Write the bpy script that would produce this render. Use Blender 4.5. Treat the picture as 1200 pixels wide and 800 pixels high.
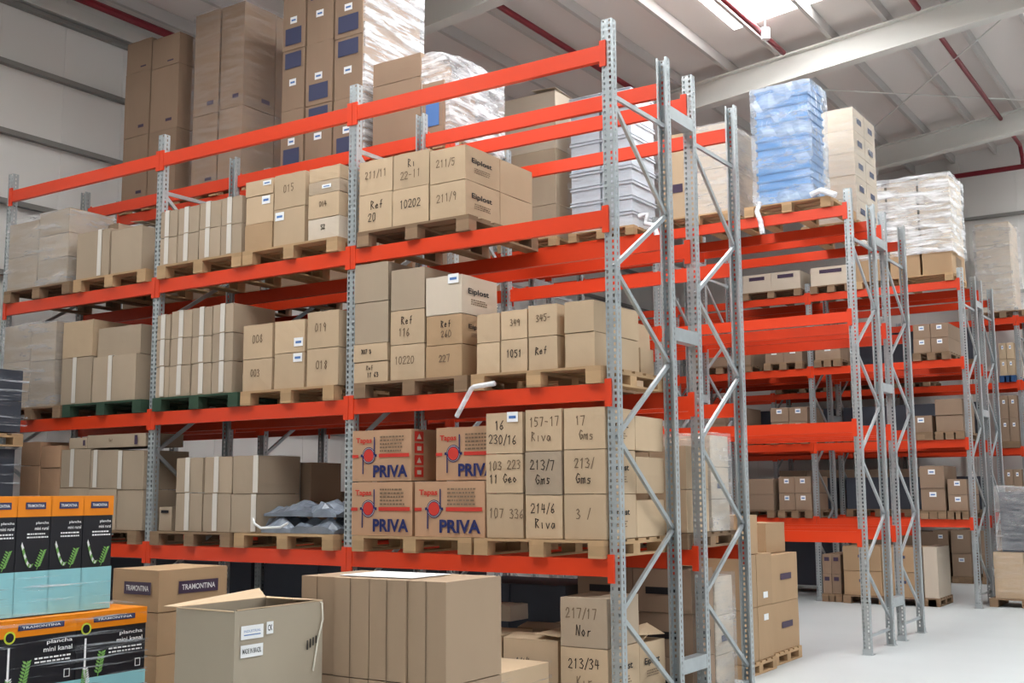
import bpy, bmesh, math, random
from mathutils import Vector, Matrix
random.seed(7)
for o in list(bpy.data.objects): bpy.data.objects.remove(o)
scene = bpy.context.scene
COL = scene.collection

# ------------------------------------------------------------------ camera
CAM = Vector((4.381, -8.147, 2.065)); YAW, PIT, ROL, FPX = -0.581, 0.130, -0.006, 1340.6
_f = Vector((math.sin(YAW)*math.cos(PIT), math.cos(YAW)*math.cos(PIT), math.sin(PIT)))
_r = Vector((math.cos(YAW), -math.sin(YAW), 0)); _u = _r.cross(_f)
RX = math.cos(ROL)*_r + math.sin(ROL)*_u; RY = -math.sin(ROL)*_r + math.cos(ROL)*_u; RZ = _f
cd = bpy.data.cameras.new('camera'); cam = bpy.data.objects.new('camera', cd); COL.objects.link(cam)
cd.sensor_width = 36; cd.lens = 36*FPX/1200; cd.clip_end = 200
M = Matrix((RX, RY, -RZ)).transposed().to_4x4(); M.translation = CAM; cam.matrix_world = M
scene.camera = cam

def ray(px, py): return RX*((px-600)/FPX) - RY*((py-400)/FPX) + RZ
def at_y(px, py, Y):            # point of the photograph on a plane of known depth
    d = ray(px, py); return CAM + d*((Y-CAM.y)/d.y)
def at_x(px, py, X):
    d = ray(px, py); return CAM + d*((X-CAM.x)/d.x)

# ------------------------------------------------------------------ light
scene.view_settings.view_transform = 'Standard'; scene.view_settings.look = 'None'
scene.view_settings.gamma = 1; scene.view_settings.use_curve_mapping = False
scene.view_settings.exposure = 0.0
SKYLIGHT = 22.0
w = bpy.data.worlds.new('world'); scene.world = w; w.use_nodes = True
bg = w.node_tree.nodes['Background']; bg.inputs[0].default_value = (0.90, 0.96, 1.0, 1); bg.inputs[1].default_value = 0.58

# ------------------------------------------------------------------ materials
def newmat(name):
    m = bpy.data.materials.new(name); m.use_nodes = True
    return m, m.node_tree, m.node_tree.nodes['Principled BSDF']
def lin(c):
    return tuple(((v/255)/12.92 if v/255 <= .04045 else (((v/255)+.055)/1.055)**2.4) for v in c)
def plain(name, rgb, rough=.6, metal=0., spec=.4):
    m, nt, b = newmat(name); b.inputs['Base Color'].default_value = (*lin(rgb), 1)
    b.inputs['Roughness'].default_value = rough; b.inputs['Metallic'].default_value = metal
    b.inputs['Specular IOR Level'].default_value = spec
    return m
def textured(name, rgb, rough=.7, scale=(3, 3, 3), amp=.12, rnd=.12, metal=0., spec=.3, detail=4, bump=0.):
    """base colour varied by noise in object space and, per object, by a random shade"""
    m, nt, b = newmat(name); N = nt.nodes; L = nt.links
    tc = N.new('ShaderNodeTexCoord'); mp = N.new('ShaderNodeMapping'); mp.inputs['Scale'].default_value = scale
    oi = N.new('ShaderNodeObjectInfo'); add = N.new('ShaderNodeVectorMath'); add.operation = 'ADD'
    cmb = N.new('ShaderNodeCombineXYZ'); mul = N.new('ShaderNodeMath'); mul.operation = 'MULTIPLY'; mul.inputs[1].default_value = 31
    L.new(oi.outputs['Random'], mul.inputs[0])
    for i in range(3): L.new(mul.outputs[0], cmb.inputs[i])
    nz = N.new('ShaderNodeTexNoise'); nz.inputs['Scale'].default_value = 1; nz.inputs['Detail'].default_value = detail
    L.new(tc.outputs['Object'], mp.inputs['Vector']); L.new(mp.outputs[0], add.inputs[0]); L.new(cmb.outputs[0], add.inputs[1])
    L.new(add.outputs[0], nz.inputs['Vector'])
    m1 = N.new('ShaderNodeMath'); m1.operation = 'MULTIPLY_ADD'; m1.inputs[1].default_value = 2*amp; m1.inputs[2].default_value = 1-amp
    L.new(nz.outputs['Fac'], m1.inputs[0])
    m2 = N.new('ShaderNodeMath'); m2.operation = 'MULTIPLY_ADD'; m2.inputs[1].default_value = 2*rnd; m2.inputs[2].default_value = 1-rnd
    L.new(oi.outputs['Random'], m2.inputs[0])
    m3 = N.new('ShaderNodeMath'); m3.operation = 'MULTIPLY'; L.new(m1.outputs[0], m3.inputs[0]); L.new(m2.outputs[0], m3.inputs[1])
    hsv = N.new('ShaderNodeHueSaturation'); hsv.inputs['Color'].default_value = (*lin(rgb), 1)
    L.new(m3.outputs[0], hsv.inputs['Value']); L.new(hsv.outputs[0], b.inputs['Base Color'])
    b.inputs['Roughness'].default_value = rough; b.inputs['Metallic'].default_value = metal; b.inputs['Specular IOR Level'].default_value = spec
    if bump:
        bp = N.new('ShaderNodeBump'); bp.inputs['Strength'].default_value = bump; bp.inputs['Distance'].default_value = .01
        L.new(nz.outputs['Fac'], bp.inputs['Height']); L.new(bp.outputs[0], b.inputs['Normal'])
    return m
def film(name, rgb, lo, hi, scale=(2.2, 2.2, 16), rough=.22, n0=.40, n1=.66):
    """stretch film: clear where flat, milky where it lies in folds"""
    m, nt, b = newmat(name); N = nt.nodes; L = nt.links
    b.inputs['Base Color'].default_value = (*lin(rgb), 1); b.inputs['Roughness'].default_value = rough; b.inputs['Specular IOR Level'].default_value = .6
    tc = N.new('ShaderNodeTexCoord'); mp = N.new('ShaderNodeMapping'); mp.inputs['Scale'].default_value = scale; mp.inputs['Rotation'].default_value = (.12, .1, 0)
    nz = N.new('ShaderNodeTexNoise'); nz.inputs['Scale'].default_value = 1; nz.inputs['Detail'].default_value = 5; nz.inputs['Roughness'].default_value = .65
    L.new(tc.outputs['Object'], mp.inputs['Vector']); L.new(mp.outputs[0], nz.inputs['Vector'])
    mr = N.new('ShaderNodeMapRange'); mr.inputs['From Min'].default_value = n0; mr.inputs['From Max'].default_value = n1
    mr.inputs['To Min'].default_value = lo; mr.inputs['To Max'].default_value = hi
    L.new(nz.outputs['Fac'], mr.inputs['Value'])
    tr = N.new('ShaderNodeBsdfTransparent'); mx = N.new('ShaderNodeMixShader')
    L.new(mr.outputs[0], mx.inputs[0]); L.new(tr.outputs[0], mx.inputs[1]); L.new(b.outputs[0], mx.inputs[2])
    bp = N.new('ShaderNodeBump'); bp.inputs['Strength'].default_value = .7; bp.inputs['Distance'].default_value = .02
    L.new(nz.outputs['Fac'], bp.inputs['Height']); L.new(bp.outputs[0], b.inputs['Normal'])
    L.new(mx.outputs[0], N['Material Output'].inputs['Surface'])
    return m
KR = (3, 3, 1.2)
MAT = dict(
    kraft=textured('kraft_cardboard', (190, 165, 136), .85, KR, .10, .09),
    kraft2=textured('grey_brown_cardboard', (170, 151, 130), .85, KR, .10, .10),
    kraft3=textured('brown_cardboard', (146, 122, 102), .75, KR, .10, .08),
    kraft4=textured('golden_cardboard', (170, 140, 108), .8, KR, .08, .06),
    kraftr=textured('reddish_cardboard', (182, 144, 114), .8, KR, .08, .06),
    tall=textured('smooth_cardboard', (164, 140, 116), .8, KR, .06, .04),
    greyk=textured('grey_cardboard', (168, 156, 138), .8, KR, .05, .03),
    cream=textured('cream_cardboard', (200, 185, 167), .8, KR, .06, .05),
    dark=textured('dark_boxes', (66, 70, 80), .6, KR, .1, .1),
    inside=plain('box_inside', (120, 98, 76), .9),
    wood=textured('pallet_wood', (176, 144, 108), .85, (4, 4, 9), .22, .16),
    woodb=textured('weathered_pallet_wood', (138, 112, 88), .9, (4, 4, 9), .22, .18),
    woodg=textured('green_painted_wood', (52, 74, 58), .85, (4, 4, 9), .22, .1),
    woodbl=textured('blue_painted_wood', (46, 78, 120), .8, (4, 4, 9), .2, .1),
    steel=textured('galvanised_steel', (172, 178, 180), .38, (9, 9, 9), .16, .04, metal=.5, spec=.5),
    orange=textured('orange_rack_paint', (216, 62, 26), .38, (2, 2, 2), .05, .03, spec=.45),
    tape=plain('white_tape', (214, 206, 196), .35),
    paper=plain('white_paper', (236, 236, 236), .6),
    blueink=plain('blue_ink', (80, 120, 180), .6),
    ink=plain('black_marker', (66, 56, 48), .7),
    inkl=plain('faded_marker', (120, 100, 80), .8),
    black=plain('black_print', (22, 20, 24), .6),
    navy=plain('navy_print', (30, 38, 92), .6),
    red=plain('red_print', (196, 52, 40), .6),
    purple=plain('purple_print', (66, 50, 72), .5),
    bluep=plain('blue_panel_print', (62, 66, 94), .6),
    carton_black=plain('black_carton', (30, 30, 36), .4),
    carton_orange=plain('orange_carton', (232, 134, 20), .4),
    teal=plain('teal_carton', (140, 196, 204), .4),
    green=plain('green_print', (120, 170, 90), .6),
    lime=plain('lime_print', (196, 206, 60), .6),
    plastic=textured('white_plastic', (198, 202, 210), .35, (2, 2, 2), .04, .03),
    bluecrate=textured('blue_plastic', (66, 134, 196), .35, (2, 2, 2), .05, .05),
    greyplastic=textured('grey_plastic_bag', (120, 128, 140), .3, (9, 9, 9), .5, .2, spec=.6, bump=1.),
    wall=textured('wall_panel', (222, 219, 215), .6, (.6, .6, .15), .05, 0),
    roof=textured('roof_panel', (220, 212, 207), .8, (.4, .4, .4), .05, 0),
    whitesteel=textured('white_painted_steel', (216, 214, 208), .5, (1, 1, 1), .04, 0),
    girt=plain('grey_girt', (130, 128, 124), .5),
    purlin=textured('purlin_paint', (190, 185, 181), .6, (1, 1, 1), .04, 0),
    pipe=plain('dark_red_pipe', (120, 28, 40), .4),
    floor=textured('concrete', (186, 190, 190), .45, (.35, 1.2, 1), .06, 0, spec=.4, detail=6),
    cable=plain('white_string', (220, 214, 200), .6),
    film=film('clear_stretch_film', (236, 238, 244), .0, .14),
    filmw=film('white_stretch_film', (244, 246, 250), .45, .95, (1.6, 1.6, 9)),
    filmm=film('milky_stretch_film', (226, 224, 224), .12, .42, (1.6, 1.6, 8)),
    films=film('streaky_stretch_film', (244, 246, 250), .12, .85, (1.5, 1.5, 13)),
    filmb=film('bluish_stretch_film', (232, 242, 250), .12, .50, (1.1, 1.1, 3.5)),
    filmg=film('glossy_stretch_film', (225, 232, 240), .0, .7, (1.1, 1.1, 34), .10, .56, .70),
)
_m, _nt, _b = newmat('daylight_panel')
_b.inputs['Base Color'].default_value = (.9, .9, .9, 1); _b.inputs['Emission Color'].default_value = (.95, .985, 1, 1); _b.inputs['Emission Strength'].default_value = SKYLIGHT
MAT['skylight'] = _m

# ------------------------------------------------------------------ mesh helpers
class MB:
    def __init__(s): s.v = []; s.f = []; s.mi = []; s.mats = []
    def mat(s, m):
        if m not in s.mats: s.mats.append(m)
        return s.mats.index(m)
    def poly(s, pts, m=None):
        i = len(s.v); s.v += [tuple(p) for p in pts]; s.f.append(tuple(range(i, i+len(pts)))); s.mi.append(s.mat(m) if m else 0)
    def box(s, x0, x1, y0, y1, z0, z1, m=None):
        i = len(s.v); k = s.mat(m) if m else 0
        s.v += [(x0,y0,z0),(x1,y0,z0),(x1,y1,z0),(x0,y1,z0),(x0,y0,z1),(x1,y0,z1),(x1,y1,z1),(x0,y1,z1)]
        for q in ((0,3,2,1),(4,5,6,7),(0,1,5,4),(1,2,6,5),(2,3,7,6),(3,0,4,7)):
            s.f.append(tuple(i+a for a in q)); s.mi.append(k)
        return s
    def bar(s, a, b, wd, ht, up=Vector((1, 0, 0)), m=None):
        a = Vector(a); b = Vector(b); d = (b-a).normalized(); p = d.cross(up).normalized(); q = p.cross(d)
        i = len(s.v); k = s.mat(m) if m else 0
        for c in (a, b):
            for su, sv in ((-1,-1),(1,-1),(1,1),(-1,1)): s.v.append(tuple(c + p*su*wd/2 + q*sv*ht/2))
        for f in ((3,2,1,0),(4,5,6,7),(0,1,5,4),(1,2,6,5),(2,3,7,6),(3,0,4,7)):
            s.f.append(tuple(i+a_ for a_ in f)); s.mi.append(k)
        return s
    def tube(s, pts, r, n=8, m=None):
        pts = [Vector(p) for p in pts]; i0 = len(s.v); k = s.mat(m) if m else 0
        for j, p in enumerate(pts):
            d = (pts[min(j+1, len(pts)-1)] - pts[max(j-1, 0)]).normalized()
            a = d.cross(Vector((.31, .2, .93)) if abs(d.z) < .9 else Vector((1, 0, 0))).normalized(); b = d.cross(a)
            for t in range(n): s.v.append(tuple(p + (a*math.cos(2*math.pi*t/n) + b*math.sin(2*math.pi*t/n))*r))
        for j in range(len(pts)-1):
            for t in range(n):
                s.f.append((i0+j*n+t, i0+j*n+(t+1)%n, i0+(j+1)*n+(t+1)%n, i0+(j+1)*n+t)); s.mi.append(k)
        s.f.append(tuple(i0+t for t in range(n))[::-1]); s.mi.append(k)
        e = i0+(len(pts)-1)*n; s.f.append(tuple(e+t for t in range(n))); s.mi.append(k)
        return s
    def mesh(s, name, m=None):
        me = bpy.data.meshes.new(name); me.from_pydata(s.v, [], s.f); me.update()
        if m and not s.mats: me.materials.append(MAT[m])
        for k in s.mats: me.materials.append(MAT[k])
        if s.mats: me.polygons.foreach_set('material_index', s.mi)
        return me
    def build(s, name, m=None, parent=None, loc=None):
        return link(name, s.mesh(name, m), parent, loc)
def link(name, me, parent=None, loc=None):
    o = bpy.data.objects.new(name, me); COL.objects.link(o)
    if parent: o.parent = parent
    if loc is not None: o.location = loc
    return o
def empty(name, loc=(0, 0, 0)):
    o = bpy.data.objects.new(name, None); COL.objects.link(o); o.location = loc; o.empty_display_size = .1
    return o
def tag(o, label, cat, group=None, kind=None):
    o['label'] = label; o['category'] = cat
    if group: o['group'] = group
    if kind: o['kind'] = kind
    return o
def struct(name, mb, m):
    o = mb.build(name, m); o['kind'] = 'structure'; return o

# ------------------------------------------------------------------ print and handwriting
_tc = {}
def text_mesh(s, bold=0.):
    k = (s, bold)
    if k not in _tc:
        c = bpy.data.curves.new('t', 'FONT'); c.body = s; c.size = 1; c.offset = bold; c.resolution_u = 3
        o = bpy.data.objects.new('t', c); COL.objects.link(o); bpy.context.view_layer.update()
        me = bpy.data.meshes.new_from_object(o.evaluated_get(bpy.context.evaluated_depsgraph_get()))
        vs = [(v.co.x, v.co.y) for v in me.vertices]; fs = [tuple(p.vertices) for p in me.polygons]
        bpy.data.objects.remove(o); bpy.data.curves.remove(c); bpy.data.meshes.remove(me)
        x0 = min(v[0] for v in vs); x1 = max(v[0] for v in vs); y0 = min(v[1] for v in vs); y1 = max(v[1] for v in vs)
        _tc[k] = ([((a-x0)/(x1-x0), (b-y0)/(y1-y0)) for a, b in vs], fs, (x1-x0)/(y1-y0))
    return _tc[k]
GLYPH = {'0':[[(.3,0),(.1,.3),(.1,.7),(.35,1),(.65,.95),(.8,.6),(.7,.15),(.3,0)]],'1':[[(.25,.8),(.5,1),(.45,0)]],
 '2':[[(.1,.75),(.3,1),(.7,.95),(.75,.65),(.1,.05),(.85,.05)]],'3':[[(.1,.9),(.5,1),(.75,.8),(.35,.55),(.8,.35),(.6,.02),(.1,.08)]],
 '4':[[(.3,1),(.1,.4),(.8,.45)],[(.65,.9),(.6,0)]],'5':[[(.8,1),(.2,1),(.15,.6),(.6,.6),(.75,.25),(.4,0),(.1,.1)]],
 '6':[[(.7,1),(.25,.6),(.1,.2),(.4,0),(.75,.2),(.5,.45),(.15,.3)]],'7':[[(.1,1),(.8,1),(.4,0)]],
 '8':[[(.5,.5),(.2,.75),(.5,1),(.75,.8),(.2,.25),(.45,0),(.75,.25),(.5,.5)]],'9':[[(.75,.7),(.4,.5),(.15,.75),(.45,1),(.75,.8),(.65,0)]],
 '/':[[(.1,-.1),(.7,1.1)]],'-':[[(.1,.5),(.7,.5)]],' ':[],'R':[[(.1,0),(.15,1)],[(.15,1),(.7,.85),(.15,.5),(.8,0)]],'i':[[(.4,.55),(.4,0)]],
 'v':[[(.1,.55),(.4,0),(.75,.55)]],'a':[[(.7,.5),(.3,.55),(.1,.2),(.4,0),(.7,.4),(.75,0)]],'G':[[(.8,.85),(.4,1),(.1,.5),(.4,0),(.8,.2),(.8,.45),(.5,.45)]],
 'm':[[(.05,0),(.1,.55),(.35,.5),(.4,0)],[(.4,.4),(.7,.55),(.75,0)]],'s':[[(.7,.5),(.3,.55),(.25,.35),(.65,.2),(.5,0),(.1,.05)]],
 'e':[[(.1,.3),(.7,.35),(.45,.58),(.15,.35),(.3,.02),(.75,.08)]],'f':[[(.7,1),(.45,.9),(.4,0)],[(.2,.5),(.7,.5)]],'N':[[(.1,0),(.15,1),(.7,0),(.8,1)]],
 'o':[[(.4,0),(.1,.3),(.4,.55),(.7,.3),(.4,0)]],'r':[[(.2,0),(.2,.55),(.35,.45),(.7,.55)]],'K':[[(.15,0),(.15,1)],[(.75,1),(.15,.45),(.8,0)]]}
class Face:
    """a flat print on one side of a box: (u, v) in metres from the lower left corner of that side"""
    def __init__(s, b, side):
        x0, x1, y0, y1, z0, z1 = b; e = .007
        if side == 'f': s.o = Vector((x0, y0-e, z0)); s.u = Vector((1, 0, 0)); s.W = x1-x0
        else: s.o = Vector((x1+e, y0, z0)); s.u = Vector((0, 1, 0)); s.W = y1-y0
        s.H = z1-z0; s.m = MB(); s.n = Vector((0, -1, 0)) if side == 'f' else Vector((1, 0, 0))
    def P(s, u, v, k=0): return s.o + s.u*u + Vector((0, 0, v)) + s.n*k
    def rect(s, u0, u1, v0, v1, m, k=0): s.m.poly([s.P(u0,v0,k), s.P(u1,v0,k), s.P(u1,v1,k), s.P(u0,v1,k)], m)
    def poly(s, pts, m, k=0): s.m.poly([s.P(u, v, k) for u, v in pts], m)
    def disc(s, u, v, r, m, k=0, n=20): s.poly([(u+r*math.cos(2*math.pi*i/n), v+r*math.sin(2*math.pi*i/n)) for i in range(n)], m, k)
    def text(s, t, u, v, w, h, m, k=.001, bold=0., slant=0.):
        vs, fs, ar = text_mesh(t, bold); i = len(s.m.v); j = s.m.mat(m)
        s.m.v += [tuple(s.P(u+a*w+slant*b*h, v+b*h, k)) for a, b in vs]
        for f in fs: s.m.f.append(tuple(i+q for q in f)); s.m.mi.append(j)
    def stroke(s, pts, wd, m, k=0):
        for (a, b), (c, d) in zip(pts, pts[1:]):
            l = math.hypot(c-a, d-b) or 1e-6; nx, ny = -(d-b)/l*wd/2, (c-a)/l*wd/2; ex, ey = (c-a)/l*wd*.3, (d-b)/l*wd*.3
            s.poly([(a-ex+nx, b-ey+ny), (a-ex-nx, b-ey-ny), (c+ex-nx, d+ey-ny), (c+ex+nx, d+ey+ny)], m, k)
    def hand(s, t, u, v, h, m='ink', wd=.011, tilt=0.):
        x = u
        for ch in t:
            for st in GLYPH.get(ch, []):
                s.stroke([(x+a*h*.62+random.uniform(-.003, .003), v+b*h+(x-u)*tilt+random.uniform(-.003, .003)) for a, b in st], wd, m)
            x += h*(.66 if ch != '/' else .5)
    def small(s, u, v, w, h, n, m):                         # rows of print too fine to read
        for i in range(n):
            y = v+h*(1-(i+.5)/n); x = u
            while x < u+w*(1-.15*random.random()):
                l = random.uniform(.04, .12)*w*1.2; s.rect(x, min(x+l, u+w), y-h/n*.22, y+h/n*.22, m); x += l+w*.03
    def done(s, name, parent, label=None):
        if not s.m.f: return None
        org = parent.location; s.m.v = [(a-org.x, b-org.y, c-org.z) for a, b, c in s.m.v]
        o = s.m.build(name, None, parent)
        if label: o['label'] = label
        return o

# ------------------------------------------------------------------ cartons
def carton_mesh(b, mat, bulge=.006, jit=.004, n=3, name='cardboard_box'):
    x0, x1, y0, y1, z0, z1 = b; bm = bmesh.new()
    bmesh.ops.create_cube(bm, size=1)
    bmesh.ops.subdivide_edges(bm, edges=bm.edges[:], cuts=n, use_grid_fill=True)
    ph = [random.uniform(-1, 1) for _ in range(8)]
    for v in bm.verts:
        x, y, z = v.co; k = lambda t: math.cos(math.pi*t)
        ox = (math.copysign(1, x) if abs(abs(x)-.5) < 1e-4 else 0)*k(y)*k(z)*bulge
        oy = (math.copysign(1, y) if abs(abs(y)-.5) < 1e-4 else 0)*k(x)*k(z)*bulge
        oz = (math.copysign(1, z) if z > .499 else 0)*k(x)*k(y)*bulge*.4
        q = jit*math.sin(7*x+ph[0]*9+5*z*ph[1]+4*y*ph[2])
        v.co = (x*(x1-x0)+ox-abs(q)*x*1.2, y*(y1-y0)+oy-abs(q)*y*1.2, (z+.5)*(z1-z0)+oz*(z > 0) - (abs(q) if z > .4 else 0))
    me = bpy.data.meshes.new(name); bm.to_mesh(me); bm.free(); me.materials.append(MAT[mat])
    return me
SINK = {}
def carton(b, mat='kraft', label='', group=None, name='cardboard_box', tape=None, hand=None, logo=None, paper=None, cat='box',
           badge=None, slot=False, bulge=.004, flap=False, jit=.004):
    x0, x1, y0, y1, z0, z1 = b
    o = link(name, carton_mesh(b, mat, bulge, jit, name=name), None, ((x0+x1)/2, (y0+y1)/2, z0))
    tag(o, label, cat, group); W, H, D = x1-x0, z1-z0, y1-y0
    def at(part, lab=None):
        part.location = (0, 0, 0)
        if lab: part['label'] = lab
    if tape:
        f = Face(b, 'f'); c = W*(tape if isinstance(tape, float) else .5); t = .034
        f.rect(c-t, c+t, .01, H+.002, 'tape', .003); f.m.poly([(x0+c-t, y0-.004, z1+.005), (x0+c+t, y0-.004, z1+.005), (x0+c+t, y1, z1+.005), (x0+c-t, y1, z1+.005)], 'tape')
        f.done('tape', o, 'white tape strip')
    if hand:
        for i, t in enumerate(hand):
            f = Face(b, 'f'); h = min(.078, H*.22); tw = len(t)*h*.62; wk = 'ink' if random.random() < .4 else 'inkl'
            f.hand(t, max(.03, (W-tw)*random.uniform(.3, .6)), H*(.58-.34*i) if len(hand) > 1 else H*.45, h, wk, .008, random.uniform(-.05, .08))
            f.done('handwriting', o, 'marker pen handwriting')
    if paper:
        f = Face(b, 'f'); u, v = paper; pw, phh = min(.12, W*.3), min(.085, H*.3)
        f.rect(u*W-pw/2, u*W+pw/2, v*H-phh/2, v*H+phh/2, 'paper', .001); f.rect(u*W-pw*.32, u*W+pw*.32, v*H-phh*.16, v*H+phh*.12, 'blueink', .002)
        f.done('paper_label', o, 'white paper label')
    if logo:
        f = Face(b, 's'); w = D*.58
        f.text(logo, D*.16, H*.48, w, H*.19, 'black', .002, .02); f.done('printed_logo', o, 'dark printed logo'); f = Face(b, 's'); f.small(D*.24, H*.24, D*.46, H*.17, 3, 'inkl')
        f.done('fine_print', o)
    if badge:
        for sd in badge[0]:
            f = Face(b, sd); bw, bh = f.W*badge[1], f.H*badge[2]; u, v = f.W*badge[3]-bw/2, f.H*badge[4]-bh/2
            f.rect(u, u+bw, v, v+bh, badge[5], .001)
            if len(badge) > 6: f.text(badge[6], u+bw*.08, v+bh*.28, bw*.84, bh*.44, badge[7] if len(badge) > 7 else 'paper', .002, .01)
            f.done('printed_badge', o, 'dark printed badge')
    if slot:
        f = Face(b, 'f'); f.rect(W*.38, W*.62, H*.62, H*.72, 'black', .001); f.done('hand_slot', o)
    if flap:
        m = MB(); dz = random.uniform(.03, .08)
        m.poly([(-W/2, -D/2, H+.004), (W/2, -D/2, H+.004), (W/2, -D*.1, H+dz), (-W/2, -D*.1, H+dz*.8)], mat)
        m.poly([(W/2, -D/2, H+dz), (W/2, D/2, H+dz*.5), (W*.1, D/2, H+dz*1.6), (W*.1, -D/2, H+dz*1.4)], mat)
        fo = m.build('flap', None, o); sm = fo.modifiers.new('thick', 'SOLIDIFY'); sm.thickness = .005
    return o

# ------------------------------------------------------------------ pallets
def pallet(x0, x1, y0, y1, z, label, wood='wood', group='wooden pallets on the racks'):
    W, D = x1-x0, y1-y0; r = empty('wooden_pallet', ((x0+x1)/2, (y0+y1)/2, z)); tag(r, label, 'pallet', group)
    m = MB(); n = 6; bw = D/(n+.9*(n-1)*.45)
    for i in range(n):
        y = -D/2 + i*(D-bw)/(n-1); m.box(-W/2, W/2, y, y+bw, .122, .143)
    for x in (-W/2, -.07, W/2-.14): m.box(x, x+.14, -D/2, D/2, .100, .122)
    m.build('deck', wood, r)
    for x in (-W/2, -.07, W/2-.14):
        for y in (-D/2, -.06, D/2-.12):
            MB().box(x, x+.14, y, y+.12, .020, .100).build('block', wood, r)
        MB().box(x, x+.14, -D/2, D/2, .001, .020).build('bottom_board', wood, r)
    return r

# ------------------------------------------------------------------ stretch film
def wrap(b, mat, label, off=.015, jit=.006, top=True, n=7, taper=0., group='stretch film round pallet loads', round_top=0.):
    x0, x1, y0, y1, z0, z1 = b; bm = bmesh.new(); bmesh.ops.create_cube(bm, size=1)
    bmesh.ops.subdivide_edges(bm, edges=bm.edges[:], cuts=n, use_grid_fill=True)
    bmesh.ops.delete(bm, geom=[f for f in bm.faces if f.normal.z < -.5 or (not top and f.normal.z > .5)], context='FACES')
    W, D, H = x1-x0+2*off, y1-y0+2*off, z1-z0+off
    for v in bm.verts:
        x, y, z = v.co; t = z+.5; k = 1-taper*t
        rt = 1 if t < .999 or not round_top else 1
        zz = t*H - round_top*H*max(0, t-.5)*((2*x)**2*.6+(2*y)**2*.4)
        v.co = (x*W*k + random.uniform(0, jit)*math.copysign(1, x)*(abs(x) > .49), y*D*k + random.uniform(0, jit)*math.copysign(1, y)*(abs(y) > .49), zz + (random.uniform(0, jit) if t > .99 else 0))
    me = bpy.data.meshes.new('stretch_film'); bm.to_mesh(me); bm.free(); me.materials.append(MAT[mat])
    for p in me.polygons: p.use_smooth = False
    o = link('stretch_film', me, None, ((x0+x1)/2, (y0+y1)/2, z0)); tag(o, label, 'stretch film', group)
    return o

# ------------------------------------------------------------------ the building
EAVE, SL = 10.2, .10                       # roof underside: z = EAVE + SL * x
XL, XR, YB, YF = -9.6, 11.0, 20.3, -14.0
def zr(x): return EAVE + SL*x
struct('floor', MB().box(XL-.2, XR, YF, YB+.2, -.2, 0), 'floor')
m = MB().box(XL-.15, XL, YF, YB+.15, 0, zr(XL)+.1)
for i in range(34): m.box(XL, XL+.006, YF+.5+i, YF+.52+i, 0, zr(XL)-.05)
struct('wall_left', m, 'wall')
m = MB(); m.v = [(XL,YB,0),(XR,YB,0),(XR,YB,zr(XR)),(XL,YB,zr(XL)),(XL,YB+.15,0),(XR,YB+.15,0),(XR,YB+.15,zr(XR)),(XL,YB+.15,zr(XL))]
m.f = [(3,2,1,0),(4,5,6,7),(0,1,5,4),(1,2,6,5),(2,3,7,6),(3,0,4,7)]; m.mi = [0]*6
for i in range(19): m.box(XL+.7+i*1.1, XL+.72+i*1.1, YB-.006, YB, 0, zr(XL+.7+i*1.1)-.05)
struct('wall_back', m, 'wall')
m = MB(); m.v = [(XL-.2,YF-.15,0),(XR,YF-.15,0),(XR,YF-.15,zr(XR)),(XL-.2,YF-.15,zr(XL)),(XL-.2,YF,0),(XR,YF,0),(XR,YF,zr(XR)),(XL-.2,YF,zr(XL))]
m.f = [(3,2,1,0),(4,5,6,7),(0,1,5,4),(1,2,6,5),(2,3,7,6),(3,0,4,7)]; m.mi = [0]*6
struct('wall_front', m, 'wall')
# roof with daylight panels between the purlins
SKY = [(-2.75, -.9, 5.4, 9.75), (-2.75, -.9, -.6, 3.8), (-2.75, -.9, -6.7, -2.2), (4.9, 6.8, -6.7, -2.2), (4.9, 6.8, -.6, 3.8), (4.9, 6.8, 5.4, 9.75), (2.1, 4.0, 11.9, 16.2), (2.1, 4.0, 18.2, 20.0), (-7.4, -5.6, -5.2, -3.4)]  # last three are unseen panels added to brighten the back and left walls
xs = sorted({XL-.15, XR} | {s[0] for s in SKY} | {s[1] for s in SKY}); ys = sorted({YF, YB+.15} | {s[2] for s in SKY} | {s[3] for s in SKY})
m = MB()
for i in range(len(xs)-1):
    for j in range(len(ys)-1):
        cx, cy = (xs[i]+xs[i+1])/2, (ys[j]+ys[j+1])/2
        if any(s[0] < cx < s[1] and s[2] < cy < s[3] for s in SKY): continue
        a, b, c, d = xs[i], xs[i+1], ys[j], ys[j+1]; k = len(m.v)
        m.v += [(a,c,zr(a)),(b,c,zr(b)),(b,d,zr(b)),(a,d,zr(a)),(a,c,zr(a)+.1),(b,c,zr(b)+.1),(b,d,zr(b)+.1),(a,d,zr(a)+.1)]
        m.f += [tuple(k+q for q in f) for f in ((0,3,2,1),(4,5,6,7),(0,1,5,4),(1,2,6,5),(2,3,7,6),(3,0,4,7))]; m.mi += [0]*6
struct('ceiling', m, 'roof')
for i, (a, b, c, d) in enumerate(SKY):
    m = MB(); m.v = [(a,c,zr(a)+.03),(b,c,zr(b)+.03),(b,d,zr(b)+.03),(a,d,zr(a)+.03),(a,c,zr(a)+.07),(b,c,zr(b)+.07),(b,d,zr(b)+.07),(a,d,zr(a)+.07)]
    m.f = [(0,3,2,1),(4,5,6,7),(0,1,5,4),(1,2,6,5),(2,3,7,6),(3,0,4,7)]; m.mi = [0]*6
    struct('window_%d' % (i+1), m, 'skylight')  # includes the unseen light panels added at the end of SKY
TN = [0]
def trim(mb, m):
    TN[0] += 1; return struct('trim_%d' % TN[0], mb, m)
for k in range(-7, 14):                    # purlins along y
    x = -2.39 + .95*k
    if not XL+.2 < x < XR-.2: continue
    trim(MB().box(x-.035, x+.035, YF, YB, zr(x)-.20, zr(x)-.008), 'purlin')
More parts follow.
